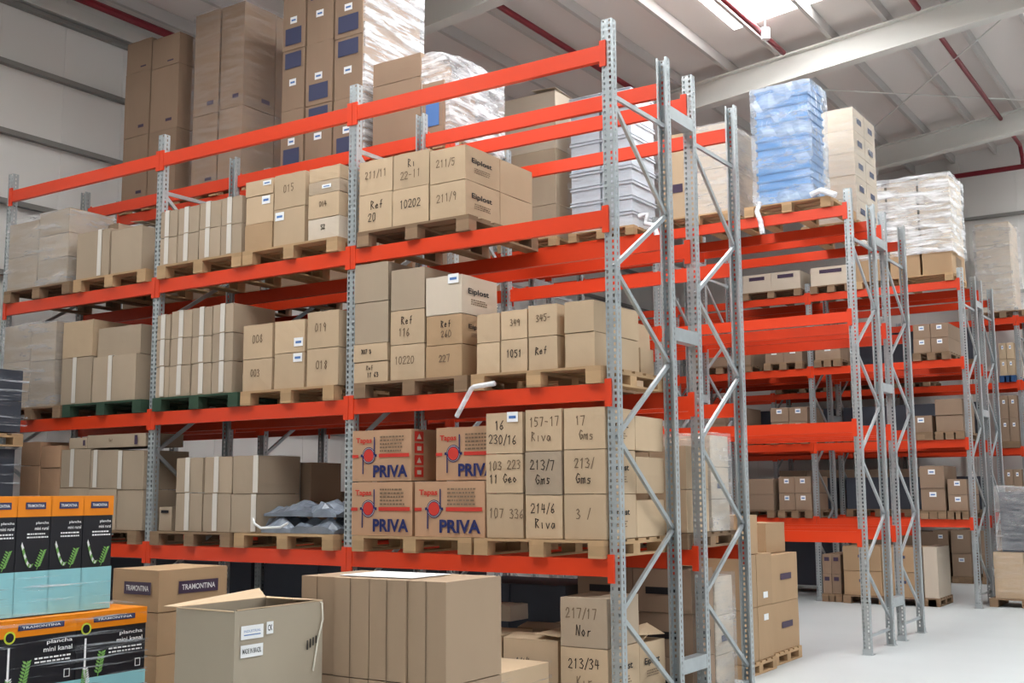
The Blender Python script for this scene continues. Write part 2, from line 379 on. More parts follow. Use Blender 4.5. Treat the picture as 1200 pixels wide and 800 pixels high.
for y in (-7.2, -1.1, 4.9, 11.0, 17.45):   # rafters across x: I-sections
    m = MB(); up = Vector((0, 1, 0)); a, b = XL+.02, XR
    m.bar((a, y, zr(a)-.69), (b, y, zr(b)-.69), .03, .24, up); m.bar((a, y, zr(a)-.23), (b, y, zr(b)-.23), .03, .24, up); m.bar((a, y, zr(a)-.46), (b, y, zr(b)-.46), .46, .02, up)
    trim(m, 'whitesteel')
for z in (3.1, 4.05, 5.0, 5.97, 6.93, 7.89, 8.75):     # wall girts
    trim(MB().box(XL+.008, XL+.10, YF, YB-.2, z-.035, z+.035), 'girt')
for z in (6.6, 8.45): trim(MB().box(XL+.2, XR, YB-.10, YB-.008, z-.035, z+.035), 'girt')
for x in (-1.4, 4.6): trim(MB().box(x-.11, x+.11, YB-.25, YB-.11, 0, zr(x)-.25), 'whitesteel')
trim(MB().box(XL+.008, XL+.12, YF, YB-.3, zr(XL)-.42, zr(XL)-.22), 'whitesteel')

def tubething(name, pts, r, m, label, cat, group=None):
    o = MB().tube(pts, r, 10).build(name, m); return tag(o, label, cat, group)
G1 = 'red sprinkler pipes under the roof'
px = .13
tubething('sprinkler_pipe', [(px, YF+.3, zr(px)-.30), (px, 10.6, zr(px)-.30)], .045, 'pipe', 'dark red sprinkler pipe along the roof, rightmost, before the white rafter', 'pipe', G1)
tubething('sprinkler_pipe', [(px+.02, 11.35, zr(px)-.30), (px+.02, 19.7, zr(px)-.30), (px+.02, 19.9, zr(px)-.5), (px+.02, 19.9, 9.52)], .045, 'pipe', 'dark red sprinkler pipe beyond the white rafter, dropping down the back wall', 'pipe', G1)
tubething('sprinkler_pipe', [(-6.0, 19.9, 9.45), (8, 19.9, 9.45)], .06, 'pipe', 'thick dark red pipe running level across the top of back wall', 'pipe', G1)
tubething('sprinkler_pipe', [(-2.22, 5.3, zr(-2.22)-.27), (-2.22, 10.7, zr(-2.22)-.27)], .045, 'pipe', 'dark red sprinkler pipe crossing the bright skylight', 'pipe', G1)
tubething('sprinkler_pipe', [(-4.9, 5.25, zr(-4.9)-.3), (-4.9, 10.8, zr(-4.9)-.3)], .05, 'pipe', 'dark red sprinkler pipe above the front rack, ending at rafter', 'pipe', G1)
tubething('sprinkler_pipe', [(-8.95, -.8, 8.9), (-8.95, 4.6, 8.9)], .06, 'pipe', 'dark red pipe high up near the left wall', 'pipe', G1)
tubething('brace_rod', [(-3.3, 11.5, zr(-3.3)-.3), (1.2, 17.2, zr(1.2)-.3)], .014, 'whitesteel', 'thin pale brace rod under the far roof, running up right', 'rod', 'thin roof brace rods')
tubething('brace_rod', [(-3.4, 17.2, zr(-3.4)-.34), (1.6, 11.5, zr(1.6)-.34)], .014, 'whitesteel', 'thin pale brace rod under the far roof, crossing the other', 'rod', 'thin roof brace rods')
# small white detector hanging from the roof
q = at_y(897, 40, 9.6); d = empty('hanging_detector', (q.x, q.y, q.z)); tag(d, 'small white detector hanging from the roof beside the skylight', 'detector')
MB().tube([(0, 0, .10), (0, 0, zr(q.x)-q.z-.005)], .008, 6).build('hanger', 'whitesteel', d)
MB().tube([(0, 0, -.09), (0, 0, -.075), (0, 0, .075), (0, 0, .10)], .075, 14).build('housing', 'paper', d)

# ------------------------------------------------------------------ pallet racking
DEP, BAY, HT = 1.12, 2.8, 6.0
LV = [1.456, 2.858, 4.293, 5.715]; BH = .14; TOP = [z+BH/2 for z in LV]
def upright_mesh():
    m = MB(); zs = [0]; z = .02
    while z < HT-.03: zs += [z+.010, z+.037]; z += .05
    zs.append(HT)
    def sheet(p0, dirv, cuts, holes):
        for k in range(len(zs)-1):
            hole = k % 2 == 1
            for i in range(len(cuts)-1):
                if hole and i in holes: continue
                a, b = cuts[i], cuts[i+1]
                m.poly([p0+dirv*a+Vector((0,0,zs[k])), p0+dirv*b+Vector((0,0,zs[k])), p0+dirv*b+Vector((0,0,zs[k+1])), p0+dirv*a+Vector((0,0,zs[k+1]))])
    sheet(Vector((-.05,0,0)), Vector((1,0,0)), [0,.012,.031,.069,.088,.1], (1, 3))
    for s in (-.05, .05):
        sheet(Vector((s,0,0)), Vector((0,1,0)), [0,.03,.045,.075], (1,))
        sheet(Vector((s,.075,0)), Vector((-math.copysign(1,s),0,0)), [0,.016], ())
    me = m.mesh('upright', 'steel'); bm = bmesh.new(); bm.from_mesh(me); bmesh.ops.remove_doubles(bm, verts=bm.verts, dist=.0005); bm.to_mesh(me); bm.free()
    return me
UP = upright_mesh()
FOOT = MB().box(-.07, .07, -.02, .11, .001, .008).box(-.055, .055, -.012, -.004, .008, .07).mesh('foot_plate', 'steel')
NF = [5.34, 3.89, 2.50, 1.09]; NR = [4.52, 3.18, 1.73, .37]
def brace(r, x, a, b, y0):
    (ya, za), (yb, zb) = a, b
    MB().bar((x, ya, za), (x, yb, zb), .038, .028).build('brace', 'steel', r)
    bolt = r
def rack(x_end, y0, nb, label, levels=(0, 1, 2, 3)):
    r = empty('pallet_rack', (x_end, y0, 0)); tag(r, label, 'pallet rack', 'orange and grey pallet racks')
    for k in range(nb+1):
        x = -BAY*k
        for rear in (0, 1):
            u = link('upright', UP, r, (x, DEP if rear else 0, 0)); u.rotation_euler = (0, 0, math.pi if rear else 0)
            s = u.modifiers.new('thick', 'SOLIDIFY'); s.thickness = .0025; s.offset = 0
            link('foot_plate', FOOT, u)
        pts = []
        for i in range(4): pts += [(.055, NF[i]), (DEP-.055, NR[i])]
        for a, b in zip(pts, pts[1:]): brace(r, x, a, b, y0)
        brace(r, x, (.055, 5.36), (DEP-.055, 5.36), y0); brace(r, x, (.055, .22), (DEP-.055, .22), y0)
    for k in range(nb):
        for l in levels:
            for rear in (0, 1):
                xa, xb = -BAY*(k+1)+.05, -BAY*k-.05; z = LV[l]
                ya, yb = (-.014, .036) if not rear else (DEP-.036, DEP+.014)
                e = .003
                bm_ = MB().box(xa+.0005, xb-.0005, ya, yb, z-BH/2, z+BH/2)
                b = bm_.build('beam', 'orange', r)
                for s, xx in ((1, xa), (-1, xb)):
                    c = MB(); w0, w1 = sorted((xx - s*.047, xx + s*.012))
                    ca, cb = (ya-.006, -.002) if not rear else (DEP+.002, yb+.006)
                    c.box(w0, w1, ca, cb, z-.12, z+.105); c.build('connector', 'orange', b)
    return r
rack_A = rack(0, 0, 3, 'nearest pallet rack at the front, full of handwritten cartons')
rack_B = rack(0, 1.60, 3, 'pallet rack back to back behind the nearest rack')
rack_C = rack(0, 6.60, 3, 'pallet rack across the first aisle, blue crates on top')
rack_D = rack(0, 8.20, 3, 'pallet rack back to back behind the blue crates')
rack_E = rack(0, 13.20, 3, 'far pallet rack with a tall white wrapped load on top')
rack_F = rack(0, 14.80, 3, 'far pallet rack back to back behind the white wrapped load')
rack_G = rack(2.8, 18.65, 4, 'furthest pallet rack, standing along the back wall')
for r, gap in ((rack_A, .48), (rack_C, .48), (rack_E, .48)):
    for k in range(4):
        for z in (.55, 3.45, 5.5): MB().box(-BAY*k-.05, -BAY*k+.05, DEP+.003, DEP+gap-.003, z-.06, z+.06).build('row_spacer', 'steel', r)

# ------------------------------------------------------------------ loads on the racks
ORD = {1: [''], 2: ['left', 'right'], 3: ['left', 'middle', 'right'], 4: ['far left', 'second from left', 'third from left', 'far right'],
       5: ['far left', 'second from left', 'middle', 'fourth from left', 'far right'], 6: ['far left', 'second from left', 'third from left', 'fourth from left', 'fifth from left', 'far right']}
def rowname(i, n):              # i = 0 is the lowest
    if n == 1: return 'single row'
    if n == 2: return ('bottom', 'top')[i]+' row'
    if n == 3: return ('bottom', 'middle', 'top')[i]+' row'
    return ('bottom', 'second', 'third', 'top')[min(i, 3)]+' row' if n == 4 else ('bottom', 'second', 'third', 'fourth', 'fifth', 'sixth', 'seventh', 'eighth')[i]+' row'
def bayfit(a, b, e=.066):
    k = math.floor((a+b)/2/BAY); return max(a, k*BAY+e), min(b, (k+1)*BAY-e)
def load(where, zb, Yf, depth, cols, look='brown carton', mat='kraft', group=None, opts=None, gap=.005, every=None, rows_behind=0, side_only_last=True, rear_h=None):
    """columns of cartons whose fronts stand at depth Yf; each column: left px, right px, [top py, seams.., base py]"""
    opts = opts or {}; every = every or {}; boxes = []; xprev = None
    for ci, (pl, pr, ys) in enumerate(cols):
        ym = (ys[0]+ys[-1])/2; X0 = at_y(pl, ym, Yf).x; X1 = at_y(pr, ym, Yf).x
        if xprev is not None: X0 = max(X0, xprev+gap)
        X0, X1 = bayfit(X0, X1)
        xprev = X1; n = len(ys)-1
        base = at_y(pl, ys[-1], Yf).z; zs = [at_y(pl, y, Yf).z-base+zb for y in ys]
        for k in range(n):
            z1, z0 = zs[k], zs[k+1]+.003
            o = dict(every); o.update(opts.get((ci, k), {}))
            lk = o.pop('look', look); mt = o.pop('mat', mat); dp = o.pop('depth', depth); dy = o.pop('dy', 0)
            row = rowname(n-1-k, n); col = ORD.get(len(cols), ['']*12)[ci]
            lab = o.pop('label', None) or ' '.join(('%s, %s %s, %s' % (lk, row, col, where)).replace(' ,', ',').split())
            b = (X0+random.uniform(0, .004), X1, Yf+dy+random.uniform(0, .012), Yf+dy+dp, z0+.001, z1)
            boxes.append((carton(b, mt, lab, group or 'cartons, '+where, **o), b))
            for q in range(rows_behind):
                if ci < len(cols)-1 and side_only_last: continue
                b2 = (b[0], b[1]-.004*(q+1), b[3]+.012+q*(dp+.012), b[3]+(q+1)*(dp+.012), b[4], b[4]+(b[5]-b[4])*(1 if not rear_h else rear_h[q]))
                o2 = {kk: v for kk, v in o.items() if kk in ('tape', 'logo') and False}
                carton(b2, mt, '%s %s row, %s' % (lk.split(' marked')[0].split(' with')[0]+',', ('behind, '+row.replace(' row', ''), 'rearmost, '+row.replace(' row', ''))[q], where), group or 'cartons, '+where, **o2)
    return boxes
def ext(bs):
    return (min(b[0] for _, b in bs), max(b[1] for _, b in bs), min(b[2] for _, b in bs), max(b[3] for _, b in bs), min(b[4] for _, b in bs), max(b[5] for _, b in bs))
def onpal(where, lvl, Yf, bs, x0=None, x1=None, wood='wood', dep=1.16, look='wooden pallet', group=None, back=0.03):
    e = ext(bs); z = TOP[lvl]+.001 if lvl >= 0 else .001
    xa, xb = bayfit(x0 if x0 is not None else e[0]-.01, x1 if x1 is not None else e[1]+.01)
    return pallet(xa, xb, Yf-back, Yf-back+dep, z, '%s, %s' % (look, where), wood, group or 'wooden pallets on the racks')
PZ = .1455
def zt(l): return TOP[l]+PZ if l >= 0 else PZ
FY = -.03

# --- nearest rack, third shelf
W_ = 'left pallet of left bay, third shelf'
bs = load(W_, zt(2), FY, .62, [(10, 44, [262, 301, 339]), (45, 80, [248, 276, 303, 333])], 'film-wrapped carton', 'kraft2'); onpal(W_, 2, FY, bs, -8.33, -7.05, 'woodb')
e = ext(bs); wrap(e, 'filmm', 'cloudy stretch film round the top left cartons at the far left', top=True, round_top=.10)
W_ = 'right pallet of left bay, third shelf'
bs = load(W_, zt(2), FY, .5, [(89, 127, [272, 326]), (129, 165, [267, 318])], 'brown carton', 'kraft2', opts={(0, 0): dict(tape=.72), (1, 0): dict(flap=True)}); onpal(W_, 2, FY, bs, -6.98, -5.72, 'wood')
bs = load('rear of right pallet of left bay, third shelf', zt(2), .5, .55, [(106, 137, [252, 325]), (139, 170, [262, 312])], 'taller taped carton', 'kraft2', every=dict(tape=.5))
W_ = 'left pallet of middle bay, third shelf'
bs = load(W_, zt(2), FY, .60, [(187, 207, [246, 277, 309]), (208, 232, [242, 273, 306]), (233, 258, [237, 268, 303]), (259, 283, [231, 263, 298])], 'taped carton', 'kraft2', every=dict(tape=.42)); onpal(W_, 2, FY, bs, -5.53, -4.24)
W_ = 'right pallet of middle bay, third shelf'
bs = load(W_, zt(2), FY, .6, [(287, 319, [212, 230, 262, 293]), (321, 357, [203, 243, 286]), (361, 397, [197, 213, 228, 256, 281])], 'plain carton', 'kraft',
     opts={(0, 0): dict(paper=(.8, .7)), (0, 1): dict(paper=(.75, .8)), (0, 2): dict(mat='kraft4'), (1, 0): dict(hand=['015'], look='carton marked 015'), (1, 1): dict(paper=(.2, .8)),
           (2, 1): dict(mat='kraft2', look='flat carton', paper=(.6, .5)), (2, 2): dict(hand=['014'], look='carton marked 014'), (2, 3): dict(hand=['52'], look='crushed carton marked 52', mat='cream')}); onpal(W_, 2, FY, bs, -4.22, -2.93)
W_ = 'right bay, third shelf'
LG = 'Eiplost'
bs = load(W_, zt(2), FY, .56, [(420, 459, [183, 222, 265]), (460, 502, [174, 215, 258]), (503, 545, [169, 209, 251])], 'carton', 'kraft', rows_behind=1,
     opts={(0, 0): dict(hand=['211/11'], look='carton marked 211/11'), (0, 1): dict(hand=['Ref', '20'], look='carton marked Ref 20'), (1, 0): dict(hand=['Ri', '22-11'], look='carton marked 22-11'),
           (1, 1): dict(hand=['10202'], look='carton marked 10202'), (2, 0): dict(hand=['211/5'], logo=LG, look='logo carton marked 211/5', bulge=.006), (2, 1): dict(hand=['211/9'], logo=LG, look='logo carton marked 211/9')}); onpal(W_, 2, FY, bs, -2.68, -1.38, 'woodb', look='weathered pallet')
# --- nearest rack, second shelf
W_ = 'left pallet of left bay, second shelf'
bs = load(W_, zt(1), FY, .6, [(3, 34, [380, 422, 476]), (35, 64, [376, 420, 473])], 'film-wrapped carton', 'kraft2'); onpal(W_, 1, FY, bs, -8.33, -7.12, 'woodb')
wrap(ext(bs), 'filmm', 'cloudy stretch film round cartons left on the second shelf', round_top=.05)
W_ = 'right pallet of left bay, second shelf'
bs = load(W_, zt(1), FY, .6, [(72, 107, [379, 421, 475]), (109, 159, [385, 419, 472])], 'brown carton', 'kraft2', opts={(0, 1): dict(tape=.45, look='taped carton'), (1, 1): dict(tape=.42, look='wide taped carton', bulge=.006), (0, 0): dict(mat='kraft'), (1, 0): dict(dy=.05)}); onpal(W_, 1, FY, bs, -7.08, -5.72, 'woodg', look='green painted pallet')
W_ = 'left pallet of middle bay, second shelf'
bs = load(W_, zt(1), FY, .60, [(176, 198, [371, 400, 431, 467]), (199, 223, [366, 398, 430, 466]), (224, 247, [362, 396, 427, 464]), (248, 272, [358, 392, 425, 462])], 'taped carton', 'kraft2', every=dict(tape=.5)); onpal(W_, 1, FY, bs, -5.54, -4.24, 'woodg', look='dark green pallet')
W_ = 'right pallet of middle bay, second shelf'
bs = load(W_, zt(1), FY, .6, [(284, 318, [377, 417, 454]), (321, 356, [372, 410, 451]), (359, 396, [361, 404, 448])], 'plain carton', 'kraft',
     opts={(0, 0): dict(hand=['008'], look='carton marked 008'), (0, 1): dict(hand=['003'], look='carton marked 003'), (1, 0): dict(paper=(.82, .3)), (1, 1): dict(paper=(.8, .85)), (2, 0): dict(hand=['019'], look='carton marked 019'), (2, 1): dict(hand=['018'], look='carton marked 018')}); onpal(W_, 1, FY, bs, -4.2, -2.95, 'wood', look='pale clean pallet')
W_ = 'left pallet of right bay, second shelf'
bs = load(W_, zt(1), FY, .56, [(413, 454, [309, 354, 402, 423, 447]), (457, 497, [316, 364, 404, 445]), (499, 541, [325, 370, 405, 442])], 'carton', 'kraft',
     opts={(0, 0): dict(mat='kraft2', look='large plain carton'), (0, 1): dict(mat='kraft2', look='tall plain carton'), (0, 2): dict(hand=['207 3'], look='low marked carton'), (0, 3): dict(hand=['Ref', '11 63'], look='low marked carton'),
           (1, 0): dict(mat='kraft2', look='plain grey-brown carton'), (1, 1): dict(hand=['Ref', '116'], look='carton marked 116'), (1, 2): dict(hand=['10220'], look='carton marked 10220', bulge=.006),
           (2, 0): dict(mat='cream', logo=LG, paper=(.78, .9), look='cream logo carton'), (2, 1): dict(hand=['Ref', '260'], mat='kraft4', logo=LG, look='carton marked 260'), (2, 2): dict(hand=['227'], mat='kraft4', look='darker carton marked 227')}); onpal(W_, 1, FY, bs, -2.70, -1.40, 'woodb', look='weathered pallet')
W_ = 'right pallet of right bay, second shelf'
bs = load(W_, zt(1), FY, .40, [(558, 585, [364, 398, 434]), (586, 617, [361, 395, 433]), (618, 652, [353, 390, 429]), (661, 696, [349, 386, 426])], 'carton', 'kraft', rows_behind=1,
     opts={(1, 0): dict(hand=['349'], look='carton marked 349'), (1, 1): dict(hand=['1051'], look='carton marked 1051'), (2, 0): dict(hand=['345-'], look='carton marked 345'), (2, 1): dict(hand=['Ref'], look='carton marked Ref')})
e = ext(bs); carton((e[1]-.36, e[1]-.02, .84, 1.10, e[4], e[4]+.24), 'kraft', 'low carton, rearmost on the right pallet of right bay, second shelf', 'cartons, '+W_)
onpal(W_, 1, FY, bs, -1.36, -.075, 'wood', look='pale pallet')
# --- nearest rack, lowest shelf
W_ = 'left pallet of left bay, lowest shelf'
bs = load(W_, zt(0), FY, .55, [(22, 44, [537, 565, 600, 638]), (45, 68, [541, 567, 601, 638])], 'reddish carton', 'kraftr'); onpal(W_, 0, FY, bs, -8.33, -7.3, 'woodb')
W_ = 'right pallet of left bay, lowest shelf'
bs = load(W_, zt(0), FY, .62, [(69, 103, [534, 579, 627]), (104, 136, [534, 579, 627]), (137, 167, [533, 579, 626])], 'carton', 'kraft2', opts={(0, 0): dict(tape=.4, look='taped carton'), (1, 0): dict(tape=.2, look='taped carton'), (2, 0): dict(tape=.1, look='taped carton')}); onpal(W_, 0, FY, bs, -7.25, -5.72, 'woodb')
e = ext(bs)
carton((e[0]+.1, e[0]+.42, FY+.03, FY+.55, e[5]+.006, e[5]+.13), 'kraft2', 'flat carton lying left on top of cartons, left bay, lowest shelf', 'cartons, '+W_, badge=(('f',), .12, .5, .88, .5, 'purple'))
carton((e[0]+.43, e[1]-.02, FY+.03, FY+.55, e[5]+.006, e[5]+.15), 'kraft2', 'long flat carton lying right on top of cartons, left bay, lowest shelf', 'cartons, '+W_, hand=['Ref'], badge=(('f',), .05, .7, .85, .5, 'purple'))
W_ = 'left pallet of middle bay, lowest shelf'
bs = load(W_, zt(0), FY, .60, [(205, 236, [543, 584, 629]), (238, 270, [542, 585, 630]), (271, 301, [541, 586, 631])], 'taped carton', 'kraft2', every=dict(tape=.45), opts={(2, 0): dict(tape=.92), (2, 1): dict(tape=.9)}); onpal(W_, 0, FY, bs, -5.50, -4.30, 'woodb', look='weathered pallet')
carton((-5.52, -5.32, FY+.1, FY+.5, zt(0)+.002, zt(0)+.25), 'kraft2', 'small carton with black mark, far left, middle bay, lowest shelf', badge=(('f',), .6, .12, .5, .8, 'black'))
W_ = 'right pallet of middle bay, lowest shelf'
bs = [(None, (-4.23, -2.93, 0, 0, 0, 0))]; onpal(W_, 0, FY, bs, -4.24, -2.93, 'wood', look='pallet under grey plastic bags')
carton((-4.2, -3.86, .62, 1.08, zt(0)+.002, zt(0)+.30), 'kraft3', 'brown carton, bottom, behind the grey plastic bags, lowest shelf', 'cartons behind the plastic bags', tape=.5)
carton((-4.2, -3.86, .62, 1.08, zt(0)+.306, zt(0)+.70), 'kraft3', 'brown carton, top, behind the grey plastic bags, lowest shelf', 'cartons behind the plastic bags', tape=.5)
# grey plastic bags lying in a heap
def bag(c, sx, sy, sz, rot, label):
    bm = bmesh.new(); bmesh.ops.create_cube(bm, size=1); bmesh.ops.subdivide_edges(bm, edges=bm.edges[:], cuts=7, use_grid_fill=True)
    s = random.uniform(0, 9)
    for v in bm.verts:
        x, y, z = v.co; r = max(0, 1-(2*x)**4*.55)*max(.2, 1-(2*y)**4*.5)
        zz = (z+.5)*sz*r*(1+.25*math.sin(9*x+s)+.25*math.sin(17*y+2*s+5*x)+random.uniform(-.16, .16)) ; zz = max(0, zz)
        xx, yy = x*sx*(1+.05*math.sin(8*y+s)), y*sy*(1+.06*math.sin(7*x+s))
        v.co = (xx*math.cos(rot)-yy*math.sin(rot), xx*math.sin(rot)+yy*math.cos(rot), zz)
    me = bpy.data.meshes.new('plastic_bag'); bm.to_mesh(me); bm.free(); me.materials.append(MAT['greyplastic'])
    return tag(link('plastic_bag', me, None, c), label, 'bag', 'grey plastic bags on the lowest shelf')
zb = zt(0)+.003
bag((-3.88, .25, zb), .62, .44, .13, .05, 'grey plastic bag, lower left of the heap on the lowest shelf')
bag((-3.26, .25, zb), .56, .44, .12, -.06, 'grey plastic bag, lower right of the heap on the lowest shelf')
bag((-3.62, .27, zb+.16), .66, .42, .10, .08, 'shiny grey plastic bag lying on top of the heap, lowest shelf')
bag((-3.24, .28, zb+.155), .5, .40, .12, -.1, 'bluish grey plastic bag, top right of heap, lowest shelf')
tubething('plastic_strap', [(-4.02, -.02, zb+.17), (-3.97, -.05, zb+.09), (-3.86, -.07, zb+.05), (-3.6, -.07, zb+.06), (-3.52, -.05, zb+.10)], .012, 'paper', 'white strap hanging on the grey plastic bags', 'strap')
# printed fruit-drink style cartons in the right bay, lowest shelf
def printed_carton(b, label):
    o = carton(b, 'kraftr', label, 'cartons with red and navy print', name='printed_carton', bulge=.003)
    f = Face(b, 'f'); W, H = f.W, f.H
    f.text('Tapas', W*.07, H*.72, W*.27, H*.13, 'red', .001, .03); f.done('red_lettering', o)
    f = Face(b, 'f'); f.small(W*.48, H*.55, W*.4, H*.34, 5, 'inkl'); f.done('fine_print', o)
    f = Face(b, 'f'); f.rect(0.002, W*.11, H*.46, H*.52, 'red'); f.rect(W*.46, W*.97, H*.46, H*.53, 'red'); f.done('red_stripe', o)
    f = Face(b, 'f'); c, d, r = W*.29, H*.5, H*.165
    f.rect(c-r*1.25, c+r*1.25, d-.012, d+.012, 'navy'); f.disc(c, d, r, 'navy', .0005); f.disc(c, d, r*.9, 'cream', .001); f.disc(c, d, r*.84, 'navy', .0012); f.disc(c, d, r*.74, 'red', .0015)
    f.rect(c+r*.78, c+r*.95, d, d+H*.36, 'navy', .002); f.rect(c-r*.95, c-r*.78, d-H*.36, d, 'navy', .002); f.done('round_emblem', o, 'red disc with navy ring and stems')
    f = Face(b, 'f'); f.text('PRIVA', W*.37, H*.07, W*.58, H*.24, 'navy', .002, .035); f.done('navy_lettering', o)
    f = Face(b, 's')
    for k in range(4):
        u0, v0 = f.W*.08, H*(.07+.23*k); f.rect(u0, u0+.13, v0, v0+H*.19, 'red')
        f.poly([(u0+.03, v0+H*.04), (u0+.10, v0+H*.04), (u0+.065, v0+H*.15)] if k % 2 else [(u0+.035, v0+H*.05), (u0+.095, v0+H*.05), (u0+.095, v0+H*.13), (u0+.035, v0+H*.13)], 'cream', .001)
    f.done('handling_marks', o, 'red handling symbols')
    return o
zb = zt(0); P0 = lambda px, py: at_y(px, py, FY)
x0, x1, x2, x3 = max(P0(409, 600).x, -2.735), P0(483, 600).x, P0(485, 600).x, P0(568, 600).x
h1 = P0(409, 569).z-P0(409, 631).z; h2 = P0(412, 507).z-P0(412, 567).z
printed_carton((x0, x1, FY, FY+.5, zb+.002, zb+h1), 'printed red and navy carton, bottom left, right bay, lowest shelf')
printed_carton((x2+.01, x3, FY, FY+.5, zb+.002, zb+h1), 'printed red and navy carton, bottom right, right bay, lowest shelf')
xa = max(P0(412, 537).x, -2.73); xb = P0(482, 537).x
printed_carton((xa, xb, FY, FY+.5, zb+h1+.007, zb+h1+h2), 'printed red and navy carton, top left, right bay, lowest shelf')
xc = at_y(511, 537, FY+.08).x
printed_carton((xc, xc+(xb-xa)-.02, FY+.08, FY+.55, zb+h1+.007, zb+h1+h2+.0), 'printed red and navy carton, top right, partly behind handwritten cartons, lowest shelf')
pallet(-2.70, -1.36, FY-.03, 1.13, TOP[0]+.001, 'wooden pallet under the printed red and navy cartons, right bay, lowest shelf', 'wood', 'wooden pallets on the racks')
W_ = 'right pallet of right bay, lowest shelf'
bs = load(W_, zt(0), FY, .54, [(569, 612, [487, 535, 581, 633]), (615, 658, [482, 531, 582, 633]), (660, 709, [479, 528, 580, 633])], 'carton', 'kraft', rows_behind=1, rear_h=[.86],
     opts={(0, 0): dict(hand=['16', '230/16'], paper=(.75, .88), look='carton marked 230/16'), (0, 1): dict(hand=['103 223', '11 Geo'], look='carton marked 103 223'), (0, 2): dict(hand=['107 336'], look='carton marked 107 336'),
           (1, 0): dict(hand=['157-17', 'Riva'], look='carton marked 157-17'), (1, 1): dict(hand=['213/7', 'Gms'], look='carton marked 213/7', mat='kraft2'), (1, 2): dict(hand=['214/6', 'Riva'], look='carton marked 214/6'),
           (2, 0): dict(hand=['17', 'Gms'], logo=LG, look='logo carton marked 17 Gms'), (2, 1): dict(hand=['213/', 'Gms'], logo=LG, look='logo carton marked 213 Gms'), (2, 2): dict(hand=['3 /'], logo=LG, look='logo carton with faint writing')}); onpal(W_, 0, FY, bs, -1.33, -.075, 'wood', look='pale pallet')
# --- floor under the right bay of the nearest rack
def stackz(x0, x1, y0, y1, zs, names, mat='kraft', group='cartons on the floor under the front rack', opts=None):
    out = []
    for k in range(len(zs)-1):
        o = dict((opts or {}).get(k, {})); mt = o.pop('mat', mat)
        out.append(carton((x0, x1, y0, y1, zs[k]+.004, zs[k+1]), mt, names[k], group, **o))
    return out
a = at_y(657, 760, .0); b = at_y(719, 760, .0); zt1 = at_y(660, 757, 0).z; zt2 = at_y(663, 699, 0).z
b.x = min(b.x, -.085)
stackz(a.x, b.x, .0, .55, [0, zt1-.40, zt1, zt2], ['marked carton on the floor by the end frame, bottom of its stack', 'carton marked 213/34, second in the stack on the floor by end frame', 'carton marked 217/17, on top of the stack on floor by end frame'],
       opts={1: dict(hand=['213/34', 'Kir'], bulge=.006, logo=LG), 2: dict(hand=['217/17', 'Nor'], mat='kraft2', flap=False)})
stackz(a.x+.0, b.x-.01, .57, 1.05, [0, zt1-.40, zt1-.02], ['carton behind the marked stack by end frame, bottom, on floor', 'logo carton behind the marked stack by the end frame, on floor'], opts={1: dict(logo=LG, flap=True)})
a = at_y(590, 760, .1); b = at_y(654, 760, .1); z1 = at_y(604, 748, .1).z
stackz(a.x, b.x, .1, .6, [0, z1-.42, z1], ['carton on floor left of marked stack, lower of two', 'open carton marked 144, left of marked stack on floor'], opts={1: dict(hand=['144'], flap=True)})
stackz(a.x-.62, a.x-.02, .1, .6, [0, z1-.42, z1+.02], ['carton on floor behind the tall flat cartons, lower of two', 'carton on floor behind the tall flat cartons, upper of two'])
stackz(b.x-.75, b.x-.1, .64, 1.06, [0, .45, z1+.02], ['dark carton standing behind the 144 carton, lower, on floor', 'open brown carton standing behind the 144 carton, on floor'], mat='kraft3', opts={1: dict(flap=True)})
carton((-1.72, -1.45, .68, .98, z1+.06, z1+.20), 'cream', 'small cream carton lying behind the tall flat cartons', 'cartons on the floor under the front rack')
# stretch-wrapped box in front
o = carton((-1.25, -.5, -1.2, -.21, .002, .725), 'kraft', 'low film-wrapped carton on floor right of the tall flat cartons', 'film-wrapped cartons'); wrap((-1.25, -.5, -1.2, -.21, .0, .725), 'filmg', 'glossy film round the low carton right of the tall flat cartons', jit=.004)

# ------------------------------------------------------------------ pallets standing in front of the racks
# tall flat cartons, two layers
pallet(-1.52, -.16, -2.04, -1.30, .0, 'wooden pallet on floor under the tall flat cartons', 'wood', 'pallets on the floor')
wd = 1.295/4; yy = (.015, .0, .0, .015)
for k in range(4):
    for l, (za, zb2) in enumerate(((.146, .800), (.806, 1.474))):
        lab = '%s of the tall flat cartons, %s layer, in front of the racks' % (('leftmost', 'second from left', 'third from left', 'rightmost')[k], ('lower', 'upper')[l])
        xa = -1.484+k*wd; o = carton((xa, xa+wd-.006, -2.0+yy[k], -1.336, za, zb2), 'tall', lab, 'tall flat cartons', bulge=.002, jit=.002)
        f = Face((xa, xa+wd-.006, -2.0+yy[k], -1.336, za, zb2), 'f'); f.rect(f.W*.49-.004, f.W*.49+.004, 0, f.H, 'inkl', -.001); f.done('flap_seam', o)
tag(MB().box(-1.2, -.55, -1.9, -1.45, 1.4795, 1.4825).build('paper_sheet', 'paper'), 'white paper sheet lying on top of the tall flat cartons', 'paper')
# two stacks of cartons with dark badges, left
pallet(-3.62, -2.93, -2.04, -1.24, .0, 'wooden pallet on floor under the cartons with dark badges', 'wood', 'pallets on the floor')
def badged(b, lab, **k): return carton(b, 'kraft3' if k.pop('brown', 0) else 'kraft4', lab, 'cartons with dark badges', **k)
zz = [.146, .47, .80, 1.13, 1.462]
nm = ('bottom', 'second from bottom', 'third from bottom', 'top')
for k in range(4):
    badged((-3.56, -3.0, -2.0, -1.285, zz[k]+.004, zz[k+1]), 'brown carton with dark badge, %s of its stack by the orange cartons' % nm[k],
           badge=(('f', 's'), .58, .3, .56, .55, 'purple', 'TRAMONTINA') if k == 3 else (('s',), .5, .26, .55, .5, 'purple', 'TRAMONTINA'))
